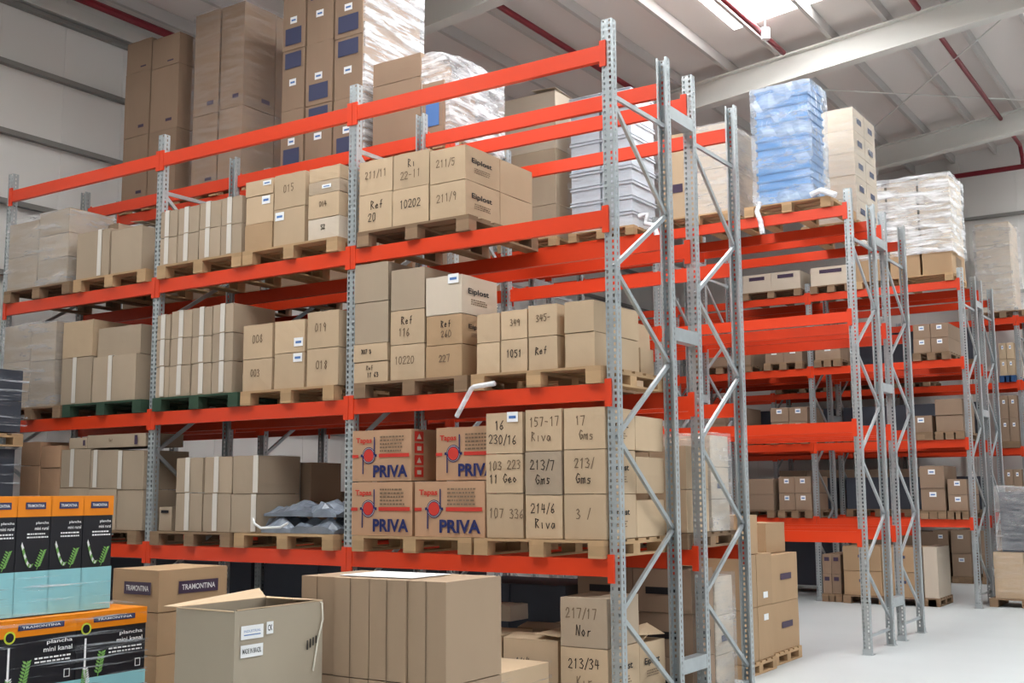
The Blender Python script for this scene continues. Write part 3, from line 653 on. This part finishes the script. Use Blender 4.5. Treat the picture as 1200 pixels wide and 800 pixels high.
# open carton
pallet(-1.68, -1.02, -3.06, -2.14, .0, 'wooden pallet on floor under the open carton', 'wood', 'pallets on the floor')
carton((-1.62, -1.08, -3.0, -2.2, .146, .56), 'kraft2', 'plain carton on the floor under the open carton')
oc = empty('open_carton', (-1.35, -2.6, .564)); tag(oc, 'large open grey-brown carton with white stickers, in front of other cartons', 'box')
hw, hd, hh, t = .27, .40, .765, .006
m = MB(); m.box(-hw, hw, -hd, hd, 0, .006)
m.box(-hw, hw, -hd, -hd+t, .006, hh); m.box(-hw, hw, hd-t, hd, .006, hh); m.box(-hw, -hw+t, -hd+t, hd-t, .006, hh); m.box(hw-t, hw, -hd+t, hd-t, .006, hh)
m.build('body', 'greyk', oc)
def flapm(pts, nm='flap'):
    m = MB(); m.poly(pts); o = m.build(nm, 'kraft', oc); s = o.modifiers.new('t', 'SOLIDIFY'); s.thickness = .006; return o
flapm([(-hw, -hd+.01, hh+.004), (-hw, hd, hh+.004), (-hw-.10, hd+.03, hh+.06), (-hw-.12, -hd+.0, hh+.004)])
flapm([(hw, hd, hh+.004), (hw, -hd+.02, hh+.004), (hw-.15, -hd+.08, hh-.09), (hw-.20, hd-.1, hh-.01)])
flapm([(-hw, hd, hh+.004), (hw, hd, hh+.004), (hw-.02, hd-.27, hh+.03), (-hw+.2, hd-.20, hh+.02)])
flapm([(-hw+.01, -hd, hh+.003), (hw-.01, -hd, hh+.003), (hw-.05, -hd+.09, hh-.10), (-hw+.05, -hd+.09, hh-.10)])
B = (-1.62, -1.08, -3.0, -2.2, .564, 1.33)
f = Face(B, 's'); D = f.W; H = f.H
f.rect(D*.06, D*.30, H*.765, H*.875, 'paper', .001); f.text('INDUSTRIAL', D*.09, H*.82, D*.18, H*.02, 'blueink', .002); f.rect(D*.09, D*.27, H*.795, H*.803, 'blueink', .002); f.done('address_sticker', oc, 'white sticker with blue lines')
f = Face(B, 's'); f.rect(D*.335, D*.41, H*.785, H*.885, 'paper', .001); f.text('CK', D*.348, H*.81, D*.05, H*.05, 'black', .002, .02); f.done('small_sticker', oc, 'small white sticker with black letters')
f = Face(B, 's'); f.rect(D*.06, D*.30, H*.62, H*.72, 'paper', .001); f.text('MADE IN BRAZIL', D*.08, H*.65, D*.20, H*.04, 'black', .002, .015); f.done('origin_sticker', oc, 'white sticker reading made in brazil')
f = Face(B, 's')
for k in range(4): f.rect(D*(.80+.035*k), D*(.815+.035*k), H*(.60+.015*k), H*(.68+.01*k), 'black', .001)
f.done('hand_hole', oc)
MB().tube([(hw-.02, hd-.03, hh), (hw+.012, hd-.02, hh-.01), (hw+.016, hd-.015, hh-.12), (hw+.012, hd-.06, hh-.26), (hw+.012, hd-.10, hh-.45)], .006, 6).build('string', 'cable', oc)
# orange and black cartons
pallet(-3.80, -2.56, -5.05, -2.40, .0, 'wooden pallet on floor under the orange and black cartons', 'wood', 'pallets on the floor')
def sprig(f, u, v, s, m='green', lean=.3):
    f.stroke([(u, v), (u+lean*s*.5, v+s*.5), (u+lean*s, v+s)], s*.035, m, .002)
    for k in range(7):
        t = (k+1)/8; cx, cy = u+lean*s*t, v+s*t
        for sg in (-1, 1): f.poly([(cx, cy), (cx+sg*s*.14, cy+s*.05), (cx+sg*s*.20, cy+s*.16), (cx+sg*s*.06, cy+s*.12)], m, .0022)
G2 = 'orange and black cartons'
def black_carton(b, lab, lower=False, faces=('s',)):
    o = carton(b, 'carton_black', lab, G2, name='printed_carton', bulge=.003, jit=.002); H = b[5]-b[4]
    oh = .135 if not lower else .11; th = .30 if not lower else .10
    m = MB(); x0, x1, y0, y1, z0, z1 = b; e = .004; cx, cy = (x0+x1)/2, (y0+y1)/2
    m.box(x0-cx-e, x1-cx+e, y0-cy-e, y1-cy+e, H-oh, H+.004); m.build('orange_band', 'carton_orange', o)
    m = MB(); m.box(x0-cx-e, x1-cx+e, y0-cy-e, y1-cy+e, .004, th); m.build('teal_band', 'teal', o)
    f = Face(b, 's'); W = f.W; e2 = .002
    f.rect(W*.22, W*.82, H-oh*.62, H-oh*.28, 'navy', e2); f.rect(W*.24, W*.80, H-oh*.58, H-oh*.32, 'bluep', e2+.0006); f.text('TRAMONTINA', W*.27, H-oh*.52, W*.50, oh*.14, 'paper', e2+.0012, .01); f.done('brand_badge', o)
    f = Face(b, 's')
    if lower:
        f.text('plancha', W*.60, H-oh-.07, W*.34, .032, 'paper', .001, .012); f.text('mini kanal', W*.56, H-oh-.115, W*.38, .032, 'paper', .001, .012); f.small(W*.45, H-oh-.19, W*.49, .05, 2, 'paper')
        f.done('text_print', o); f = Face(b, 's')
        f.disc(W*.03+.05, H-oh+.005, .042, 'lime', .004); f.disc(W*.03+.05, H-oh+.005, .03, 'carton_black', .005); f.rect(W*.03+.042, W*.03+.058, H-oh-.30, H-oh-.06, 'paper', .001)
        sprig(f, W*.30, H-oh-.33, .17, 'green', .2); sprig(f, W*.16, H-oh-.38, .12, 'paper', -.2); sprig(f, W*.10, H-oh-.38, .11, 'green', .1); f.rect(W*.84, W*.92, H-oh-.30, H-oh-.245, 'paper', .001); f.rect(W*.85, W*.91, H-oh-.295, H-oh-.25, 'carton_black', .0015)
    else:
        f.text('plancha', W*.55, H-oh-.055, W*.38, .022, 'paper', .001, .012); f.text('mini rural', W*.52, H-oh-.09, W*.41, .022, 'paper', .001, .012); f.small(W*.30, H-oh-.15, W*.63, .045, 2, 'paper')
        pts = [(W*.14+W*.34*t, H-oh-.19-.15*math.sin(1.9*t)) for t in [i/8 for i in range(9)]]; f.stroke(pts, .005, 'green', .001)
        for k, (p, q) in enumerate(zip(pts, pts[1:])): f.poly([p, (p[0]+.006, p[1]+.022), (q[0]+.012, q[1]+.016), q], ('paper', 'green')[k % 2], .0012)
        f.done('pod_print', o); f = Face(b, 's')
        sprig(f, W*.62, th+.01, .13, 'green', .4)
    f.done('front_print', o)
    return o
ylo = [-2.44, -3.03, -3.615, -4.2, -4.8]
for k in range(4):
    for l, (za, zb2) in enumerate(((.146, .69), (.694, 1.236))):
        if k > 2 and l == 0: continue
        black_carton((-3.2, -2.6, ylo[k+1]+.004, ylo[k], za, zb2), 'wide orange and black carton, %s layer, %s from the rack end of its pallet' % (('lower', 'upper')[l], ('first', 'second', 'third', 'fourth')[k]), True)
yup = [-2.70, -2.95, -3.21, -3.47, -3.73, -3.99]
for k in range(5):
    black_carton((-3.16, -2.69, yup[k+1]+.004, yup[k], 1.245, 2.046), 'tall orange and black carton with teal foot, %s from the rack end' % ('first', 'second', 'third', 'fourth', 'fifth')[k])
wrap((-3.2, -2.6, -4.8, -2.44, .146, 1.25), 'filmg', 'glossy stretch film round the wide orange and black cartons', off=.012, jit=.006)
wrap((-3.16, -2.69, -3.99, -2.70, 1.27, 1.50), 'filmg', 'bluish stretch film round the feet of the tall orange and black cartons', off=.014, jit=.008, top=False)
# dark wrapped loads at the far left
for (za, zb2, xa, xb, nm2) in ((.146, 2.56, -8.5, -7.22, 'lower'), (2.74, 3.43, -8.45, -7.14, 'upper')):
    n = 2 if nm2 == 'upper' else 3
    for i in range(n):
        z0, z1 = za+(zb2-za)*i/n, za+(zb2-za)*(i+1)/n
        carton((xa+.02, xb-.02, -1.58, -.52, z0+.003, z1), 'dark', 'dark grey wrapped block at far left, %s, %s load' % (rowname(i, n), nm2), 'dark wrapped blocks at far left', name='wrapped_block')
    wrap((xa, xb, -1.6, -.5, za, zb2), 'filmg', 'glossy film round the %s dark load at the far left' % nm2, off=.02, jit=.02)
pallet(-8.5, -7.2, -1.62, -.48, .0, 'wooden pallet on floor under the dark wrapped load', 'wood', 'pallets on the floor')
pallet(-8.48, -7.16, -1.62, -.48, 2.585, 'wooden pallet between the two dark wrapped loads', 'wood', 'pallets on the floor')

# ------------------------------------------------------------------ second row, back to back
R2 = 1.585
W_ = 'left stack, top of second rack'
BD = ('TRAMONTINA')
bs = load(W_, zt(3), R2, .56, [(143, 174, [50, 86, 160, 236]), (175, 207, [42, 77, 150, 227])], 'tall brown carton', 'kraft3', every=dict(badge=(('f',), .22, .045, .7, .14, 'purple'))); onpal(W_, 3, R2, bs, look='pallet'); 
W_ = 'second stack, top of second rack'
bs = load(W_, zt(3), R2, .56, [(226, 255, [14, 132, 216]), (257, 284, [3, 122, 208])], 'huge brown carton', 'kraft3', every=dict(badge=(('f', 's'), .26, .04, .7, .1, 'purple')), rows_behind=1); onpal(W_, 3, R2, bs, look='pallet')
wrap(ext(bs)[:3]+(R2+1.14,)+ext(bs)[4:], 'film', 'thin film round the huge brown cartons, second stack on top')
W_ = 'third stack, top of second rack'
bs = load(W_, zt(3), R2, 1.1, [(330, 356, [-12, 62, 132, 200]), (358, 389, [-18, 55, 127, 195]), (391, 424, [-26, 49, 120, 188])], 'brown carton with blue panel', 'kraft3',
     opts={(i, k): dict(badge=(('f',), .72, .26, .5, .82 if (i+k) % 2 else .2, 'bluep'), paper=(.5, .45)) for i in range(3) for k in range(3)}); onpal(W_, 3, R2, bs, look='pallet')
e = ext(bs); wrap((e[1]-.25, e[1]+.01, R2+.04, R2+1.13, e[4], e[5]), 'films', 'bright white film on the right side of third stack', off=.012, jit=.012, n=9)
W_ = 'fourth stack, top of second rack'
bs = load(W_, zt(3), R2, .6, [(436, 492, [79, 106, 180]), (494, 520, [103, 168])], 'brown carton', 'kraft3', opts={(1, 0): dict(badge=(('f',), .6, .4, .5, .4, 'blueink'))}); onpal(W_, 3, R2, bs, look='pallet')
e = ext(bs); wrap((e[1]-.45, e[1]+.02, R2+.06, R2+1.1, e[4], e[5]+.02), 'films', 'bulging white film on the fourth stack', off=.02, jit=.02, n=9, round_top=.34)
# lower shelves of the second row: darker cartons glimpsed behind the nearest rack
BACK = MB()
def fill(lvl, y0, x0, x1, ncol, nrow, h, where, mat='kraft2', dep=.6, look='carton', z=None, wood='woodb', grp=None, badge=None, palletup=True, every=None, stuff=False):
    x0, x1 = bayfit(x0, x1, .075); w = (x1-x0)/ncol
    for i in range(ncol):
        for k in range(nrow):
            zb = (zt(lvl) if z is None else z) + k*h
            lab = ' '.join(('%s, %s %s, %s' % (look, rowname(k, nrow), ORD.get(ncol, ['']*9)[i], where)).replace(' ,', ',').split())
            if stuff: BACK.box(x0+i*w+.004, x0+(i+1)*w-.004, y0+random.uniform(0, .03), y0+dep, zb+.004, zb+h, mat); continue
            carton((x0+i*w+.004, x0+(i+1)*w-.004, y0+random.uniform(0, .03), y0+dep, zb+.004, zb+h), mat, lab, grp or 'cartons, '+where, badge=badge, **(every or {}))
    if palletup and not (stuff and lvl < 0): pallet(x0-.01, x1+.01, y0-.03, y0+1.12, TOP[lvl]+.001 if lvl >= 0 else .001, 'pallet, '+where, wood, 'pallets in the rear rows')
q0 = at_y(588, 345, R2).x
fill(1, R2, q0, q0+1.25, 3, 2, .34, 'right bay of second rack, second shelf', 'kraft', .9)
fill(0, R2, -1.25, -.10, 3, 2, .40, 'right end of second rack, lowest shelf', 'kraft', .5)
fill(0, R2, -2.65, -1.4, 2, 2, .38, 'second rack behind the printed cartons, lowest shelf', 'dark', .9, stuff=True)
fill(0, R2, -4.1, -2.95, 2, 2, .45, 'second rack behind the plastic bags, lowest shelf', 'kraft3', .9, every=dict(tape=.5))
fill(0, R2, -5.5, -4.3, 2, 1, .40, 'middle bay of second rack, lowest shelf', 'kraft3', .9)
fill(-1, R2, -1.28, -.08, 2, 3, .40, 'right end of second rack, on the floor', 'kraft3', .5, look='dark brown carton', badge=(('s', 'f'), .55, .16, .5, .5, 'black'))
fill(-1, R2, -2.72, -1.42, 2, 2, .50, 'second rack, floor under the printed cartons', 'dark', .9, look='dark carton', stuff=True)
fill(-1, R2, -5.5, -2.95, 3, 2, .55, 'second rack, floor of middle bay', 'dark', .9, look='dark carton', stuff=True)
# film-wrapped loads at the end of the second row
for l, h, nm2 in ((0, .92, 'lowest shelf'), (-1, 1.10, 'the floor')):
    z0 = zt(l)
    b = (-1.1, -.10, 2.14, 2.58, z0, z0+h)
    for k in range(3): carton((b[0], b[1], b[2], b[3], z0+h*k/3+.003, z0+h*(k+1)/3), 'cream', 'film-wrapped pale carton, %s, %s at end of second rack' % (rowname(k, 3), nm2), 'film-wrapped pale cartons', badge=(('s',), .4, .16, .5, .4, 'bluep') if k == 1 else None)
    wrap(b, 'filmm', 'stretch film round the pale cartons on %s at end of second rack' % nm2, off=.02, jit=.01)

# ------------------------------------------------------------------ rows across the first aisle
CY = 6.57
W_ = 'far left on top of third rack'
bs = load(W_, zt(3), CY, .56, [(577, 651, [110, 175, 238, 275])], 'cream carton', 'cream', rows_behind=1, opts={(0, 0): dict(flap=True), (0, 1): dict(mat='kraft2', look='grey-brown carton'), (0, 2): dict(mat='kraft2', look='grey-brown carton')}); onpal(W_, 3, CY, bs, look='pallet')
# stacks of white plastic crates
def crate(b, mat, label, group):
    x0, x1, y0, y1, z0, z1 = b; r = empty('plastic_crate', ((x0+x1)/2, (y0+y1)/2, z0)); tag(r, label, 'crate', group)
    w, d, h = (x1-x0)/2, (y1-y0)/2, z1-z0; t = .02
    m = MB(); a = .94; m.box(-w*a, w*a, -d*a, d*a, 0, .012)
    m.box(-w*a, w*a, -d*a, -d*a+t, .012, h); m.box(-w*a, w*a, d*a-t, d*a, .012, h); m.box(-w*a, -w*a+t, -d*a+t, d*a-t, .012, h); m.box(w*a-t, w*a, -d*a+t, d*a-t, .012, h)
    m.build('body', mat, r)
    m = MB(); zt_ = h
    for z0_, z1_, k in ((h*.74, h*.86, 1.), (h-.012, h, 1.)):
        for (xa, xb, ya, yb) in ((-w*k, w*k, -d*k, -d*a), (-w*k, w*k, d*a, d*k), (-w*k, -w*a, -d*a, d*a), (w*a, w*k, -d*a, d*a)): m.box(xa, xb, ya, yb, z0_, z1_)
    m.build('rim', mat, r)
    return r
a = at_y(668, 255, CY).x; b = at_y(742, 258, CY).x; w2 = (b-a)/2; z0 = zt(3)+.002
ht = (at_y(742, 100, CY).z-z0)/9
for i in range(2):
    for k in range(9):
        crate((a+i*w2+.005, a+(i+1)*w2-.005, CY, CY+.8, z0+k*ht, z0+(k+1)*ht-.003), 'plastic', 'white plastic crate, %s from bottom of the %s white crate stack' % (('first', 'second', 'third', 'fourth', 'fifth', 'sixth', 'seventh', 'eighth', 'ninth')[k], ('left', 'right')[i]), 'stacked white plastic crates')
pallet(a-.02, b+.02, CY-.03, CY+1.1, TOP[3]+.001, 'pallet under the white plastic crates', 'wood', 'pallets in the rear rows')
wrap((a, b, CY, CY+.8, z0, z0+9*ht), 'film', 'milky film round the white plastic crates', off=.02, jit=.012, round_top=.08)
W_ = 'beside the white crates on third rack'
bs = load(W_, zt(3), CY, 1.05, [(774, 813, [148, 246]), (815, 855, [141, 192, 243])], 'cream carton', 'cream', opts={(0, 0): dict(badge=(('f',), .3, .1, .5, .35, 'purple'), mat='kraft', look='large kraft carton')}); onpal(W_, 3, CY, bs, look='pallet')
e = ext(bs); wrap((e[0]+(e[1]-e[0])*.5+.02, e[1], CY, CY+1.06, e[4], e[5]), 'filmm', 'milky film round the cream cartons right of the white crates', off=.012)
# blue crates
a = at_y(887, 228, CY).x; b = at_y(952, 224, CY).x; z0 = zt(3)+.002; n = 14; ht = (at_y(948, 96, CY).z-z0)/n
for k in range(n):
    crate((a+.004, b-.004, CY, CY+.62, z0+k*ht, z0+(k+1)*ht-.003), 'bluecrate', 'blue plastic crate, %s from bottom of the blue stack' % ('first second third fourth fifth sixth seventh eighth ninth tenth eleventh twelfth thirteenth fourteenth'.split()[k]), 'stacked blue plastic crates')
pallet(a-.18, b+.25, CY-.03, CY+1.1, TOP[3]+.001, 'pallet under the blue plastic crates', 'wood', 'pallets in the rear rows')
wrap((a, b, CY, CY+.62, z0, z0+n*ht), 'filmb', 'bluish white film round the blue plastic crates', off=.03, jit=.02, n=9)
tubething('film_tail', [(a+.06, CY-.06, z0+.03), (a+.03, CY-.10, z0-.10), (a+.08, CY-.11, z0-.24), (a+.10, CY-.10, z0-.42)], .035, 'filmw', 'tail of white film hanging below the blue crates', 'film', 'loose white film')
tubething('film_tail', [(b+.0, CY-.06, z0+.03), (b+.14, CY-.08, z0+.07), (b+.34, CY-.09, z0-.03)], .04, 'filmw', 'twist of white film lying right of the blue crates', 'film', 'loose white film')
q = at_y(535, 488, -.12); q2 = at_y(552, 456, -.12); q3 = at_y(580, 449, -.10)
tubething('film_tail', [q, (q.x*.7+q2.x*.3, q.y, q.z*.7+q2.z*.3), q2, (q2.x+.03, -.12, q2.z+.02), q3], .022, 'filmw', 'white film tail hanging over the beam of second shelf', 'film', 'loose white film')
q = at_y(755, 262, CY-.1)
tubething('film_tail', [(q.x-.08, q.y, q.z+.12), (q.x+.05, q.y, q.z+.13), (q.x+.02, q.y, q.z), (q.x+.16, q.y, q.z-.05), (q.x+.2, q.y, q.z-.2)], .04, 'filmw', 'crumpled white film hanging right of the white crates', 'film', 'loose white film')
# cartons on the rear row, right end
DY = 8.17
W_ = 'right end of fourth rack, top'
a0, b0 = at_y(976, 255, DY).x, at_y(1005, 255, DY).x
top = at_y(1003, 124, DY).z; zb0 = zt(3); nr = 5; h = (top-zb0)/nr
for i, (xa, xb) in ((1, (b0-.8, b0)),):
    for k in range(nr):
        for j in range(2):
            if i == 0 and j == 1: continue
            carton((xa, xb-.004, DY+.56*j, DY+.56*j+.55, zb0+k*h+.003, zb0+(k+1)*h), 'cream', 'pale carton, %s, %s of the film-wrapped stack behind blue crates' % (rowname(k, nr), ('left', 'rear' if j else 'front')[i]), 'pale cartons behind the blue crates',
                   badge=(('s',), .42, .26, .5, .5, 'bluep'), paper=(.4, .5))
wrap((b0-.8, b0, DY, DY+1.11, zb0, top), 'film', 'clear film round the pale cartons behind the blue crates', off=.015)
pallet(b0-.84, b0+.02, DY-.02, DY+1.13, TOP[3]+.001, 'pallet under the pale cartons behind the blue crates', 'wood', 'pallets in the rear rows')
fill(0, 8.2, -5.3, -4.1, 2, 2, .5, 'fourth rack, lowest shelf', 'kraft3', 1.0, stuff=True)

# carton stacks standing in the first aisle
def aislestack(x0, x1, ya, yb, ny, zs, nm2, lab, top=None):
    w = (yb-ya)/ny
    for j in range(ny):
        for k in range(len(zs)-1):
            carton((x0, x1, ya+j*w+.004, ya+(j+1)*w-.004, zs[k]+.004, zs[k+1]), 'kraft4', '%s, %s, %s' % (lab, rowname(k, len(zs)-1), ('nearer' if j == 0 else 'farther') + ' column' if ny > 1 else 'single column'), 'cartons standing in the first aisle', badge=(('s',), .42, .13, .52, .52, 'purple') if ny == 1 else (('s',), .30, .12, .5, .78 if k == 0 else .2, 'paper'))
    pallet(x0-.02, x1+.02, ya-.01, yb+.01, .001, 'wooden pallet on floor, %s' % nm2, 'wood', 'pallets on the floor')
aislestack(-1.5, -.60, 4.02, 4.98, 2, [.146, .74, 1.33], 'nearer of two in the first aisle', 'golden brown carton of the nearer aisle stack')
carton((-1.4, -.62, 4.1, 4.62, 1.336, 1.78), 'kraft4', 'golden brown carton on top of the nearer aisle stack', 'cartons standing in the first aisle', paper=(.5, .8))
aislestack(-1.5, -.66, 5.12, 6.02, 1, [.146, .72, 1.29], 'farther of two in the first aisle', 'golden brown carton of the farther aisle stack')
carton((-1.4, -.78, 5.3, 5.95, 1.296, 1.66), 'kraft4', 'golden brown carton on top of the farther aisle stack', 'cartons standing in the first aisle')

# ------------------------------------------------------------------ far rows
EY = 13.17
W_ = 'right end on top of fifth rack'
bs = load(W_, zt(3), EY, 1.1, [(1000, 1039, [222, 251, 278, 302, 330]), (1041, 1076, [215, 245, 273, 299, 327]), (1078, 1113, [208, 240, 269, 294, 323])], 'pale carton', 'cream', opts={(i, 3): dict(mat='kraft4', look='brown carton', badge=(('s',), .4, .4, .5, .55, 'inkl')) for i in range(3)}); onpal(W_, 3, EY, bs, look='pallet')
e = ext(bs); wrap((e[0], e[1], EY, EY+1.1, e[4]+.38, e[5]), 'films', 'streaky white film round the tall load on the fifth rack', off=.02, jit=.03, n=11)
BDG = (('f',), .55, .2, .5, .75, 'purple')
def fr(pa, pb, py, n): a_, b_ = at_y(pa, py, EY).x, at_y(pb, py, EY).x; return a_, b_
a_, b_ = fr(870, 938, 335, 2); fill(3, EY, a_, b_, 2, 1, .36, 'fifth rack, top level, left of the upright', 'cream', 1.0, 'pale carton', badge=BDG)
a_, b_ = fr(946, 998, 330, 2); fill(3, EY, a_, b_, 1, 1, .36, 'fifth rack, top level, right of the upright', 'cream', 1.0, 'long pale carton', badge=BDG)
LBL = dict(paper=(.5, .72))
a_, b_ = fr(896, 940, 425, 2); fill(2, EY, a_, b_, 2, 1, .28, 'fifth rack, third shelf, middle', 'kraft3', 1.0, every=LBL)
a_, b_ = fr(955, 985, 425, 2); fill(2, EY, a_, b_, 1, 1, .28, 'fifth rack, third shelf, right', 'kraft3', 1.0, every=LBL)
a_, b_ = fr(1070, 1112, 405, 2); fill(2, EY+.0, a_, b_, 2, 2, .26, 'fifth rack, third shelf, by the end frame', 'kraft3', 1.0, every=LBL)
a_, b_ = fr(902, 945, 470, 2); fill(1, EY, a_, b_, 2, 2, .28, 'fifth rack, second shelf, middle', 'kraft3', 1.0, every=LBL)
a_, b_ = fr(1096, 1132, 490, 2); fill(1, EY, a_, b_, 1, 2, .29, 'fifth rack, second shelf, by the end frame', 'kraft3', 1.0, 'wide carton')
a_, b_ = fr(1066, 1092, 495, 2); fill(1, EY, a_, b_, 1, 1, .30, 'fifth rack, second shelf, second from the end frame', 'kraft3', 1.0, every=LBL)
a_, b_ = fr(912, 955, 575, 2); fill(0, EY, a_, b_, 2, 2, .32, 'fifth rack, lowest shelf, middle', 'kraft3', 1.0, every=LBL)
a_, b_ = fr(1078, 1107, 570, 2); fill(0, EY, a_, b_, 1, 2, .40, 'fifth rack, lowest shelf, left of end pallet', 'kraft3', 1.0, every=LBL)
a_, b_ = fr(1110, 1140, 575, 2); fill(0, EY, a_, b_, 1, 2, .28, 'fifth rack, lowest shelf, end pallet', 'kraft3', 1.0, every=LBL)
a_, b_ = fr(990, 1082, 670, 2); fill(-1, EY-.1, a_, b_, 2, 2, .44, 'floor under the fifth rack, right bay', 'kraft4', .95, 'golden carton', badge=(('f',), .2, .12, .5, .6, 'bluep'))
carton((b_+.02, b_+.26, EY-.05, EY+.9, .150, 1.04), 'cream', 'tall pale wrapped carton standing right of the golden cartons, fifth rack'); pallet(b_+.016, b_+.27, EY-.06, EY+.95, .001, 'narrow pallet under the tall pale wrapped carton', 'woodb', 'pallets in the rear rows')
a_, b_ = fr(935, 985, 660, 2); fill(-1, EY, a_, b_, 2, 2, .36, 'floor under the fifth rack, middle bay', 'kraft3', 1.0, 'dark brown carton', badge=BDG)
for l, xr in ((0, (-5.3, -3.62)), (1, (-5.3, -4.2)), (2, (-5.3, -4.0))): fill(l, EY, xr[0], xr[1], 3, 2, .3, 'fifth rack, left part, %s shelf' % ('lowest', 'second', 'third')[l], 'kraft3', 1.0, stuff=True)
GY = 18.62
def gr(pa, pb, py): return at_y(pa, py, GY).x, at_y(pb, py, GY).x
a_, b_ = gr(1146, 1186, 330)
for k in range(4):
    h = .5; carton((a_, b_, GY, GY+1.0, zt(3)+k*h+.004, zt(3)+(k+1)*h), 'cream', 'pale wrapped carton, %s, right end on top of last rack' % rowname(k, 4), 'pale wrapped cartons on the last rack')
wrap((a_, b_, GY, GY+1.0, zt(3), zt(3)+2.0), 'filmm', 'cloudy film round the tall load on the last rack', off=.03, jit=.03, round_top=.12)
pallet(a_-.05, b_+.3, GY-.02, GY+1.1, TOP[3]+.001, 'pallet under the tall load on the last rack', 'woodb', 'pallets in the rear rows')
a_, b_ = gr(1171, 1215, 425); fill(2, GY, a_, b_, 2, 2, .36, 'last rack, third shelf, at right', 'kraft', 1.0, wood='woodbl', every=LBL)
a_, b_ = gr(1172, 1216, 495); fill(1, GY, a_, b_, 2, 2, .5, 'last rack, second shelf, at right', 'kraft3', 1.0, every=LBL)
a_, b_ = gr(1178, 1216, 575); fill(0, GY, a_, b_, 2, 2, .4, 'last rack, lowest shelf, at right', 'kraft3', 1.0, every=LBL)
for j, (pa, pb) in enumerate(((1094, 1112), (1115, 1138), (1150, 1172))):
    a_, b_ = gr(pa, pb, 650); fill(-1, GY, a_, b_, 1, 2, .50, 'floor under the last rack, %s' % ('left', 'middle', 'right')[j], 'kraft3', 1.0, 'dark brown carton', every=LBL)
for l in (-1, 0, 1, 2):  # loads added to keep the background of the far racks dark
    for j, (xa, xb) in enumerate(((-5.5, -4.2), (-4.15, -2.9), (-2.7, -1.9))):
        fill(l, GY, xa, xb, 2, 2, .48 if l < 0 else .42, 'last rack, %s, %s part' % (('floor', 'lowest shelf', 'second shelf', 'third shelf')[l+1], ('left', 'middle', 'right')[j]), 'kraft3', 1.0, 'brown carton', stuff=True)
    for j, (xa, xb) in enumerate(((-5.5, -4.2), (-4.15, -2.95), (-2.7, -1.45), (-1.4, -.15))):
        if l < 0 and j > 1: continue
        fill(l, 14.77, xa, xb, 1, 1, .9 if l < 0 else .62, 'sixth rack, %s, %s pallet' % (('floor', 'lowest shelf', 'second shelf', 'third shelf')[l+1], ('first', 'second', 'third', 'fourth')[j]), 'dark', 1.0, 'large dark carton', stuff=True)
for l in (1, 2):  # loads added to darken the gaps and hide the bright wall
    for xa, xb in ((-8.3, -7.05), (-6.95, -5.7), (-5.5, -4.25), (-4.15, -2.95)):
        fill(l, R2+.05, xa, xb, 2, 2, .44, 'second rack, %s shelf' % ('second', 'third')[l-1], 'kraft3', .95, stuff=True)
fill(-1, R2, -8.3, -5.7, 3, 2, .55, 'second rack, floor of left bay', 'dark', .9, look='dark carton', stuff=True)
# film-wrapped pallet on the floor at the right edge
pallet(.10, 1.3, 13.62, 14.6, .001, 'wooden pallet on floor at the right edge, under a wrapped load', 'woodb', 'pallets on the floor')
for i in range(2): carton((.19+i*.5, .68+i*.5, 13.7, 14.5, .150, .95), 'kraft', 'tall carton, %s, on the wrapped pallet at the right edge' % ('left', 'right')[i], 'cartons on the pallet at the right edge')
for i in range(2): carton((.34+i*.42, .75+i*.42, 13.75, 14.45, .955, 2.0), 'dark', 'dark bundle, %s, on the wrapped pallet at the right edge' % ('left', 'right')[i], 'dark bundles on the pallet at the right edge')
wrap((.19, 1.18, 13.7, 14.5, .150, 1.1), 'film', 'clear film skirt round the lower half of right edge pallet', off=.03, jit=.02, taper=.08, top=False)
wrap((.32, 1.20, 13.72, 14.48, .99, 2.05), 'filmm', 'glossy crumpled film round the upper half of right edge pallet', off=.03, jit=.04)

# cartons on the rear shelves, partly added to darken the gaps, as one object
bk = BACK.build('stacked_cartons'); tag(bk, 'dark cartons on the rear shelves, partly added to darken gaps between the racks', 'boxes', kind='stuff')
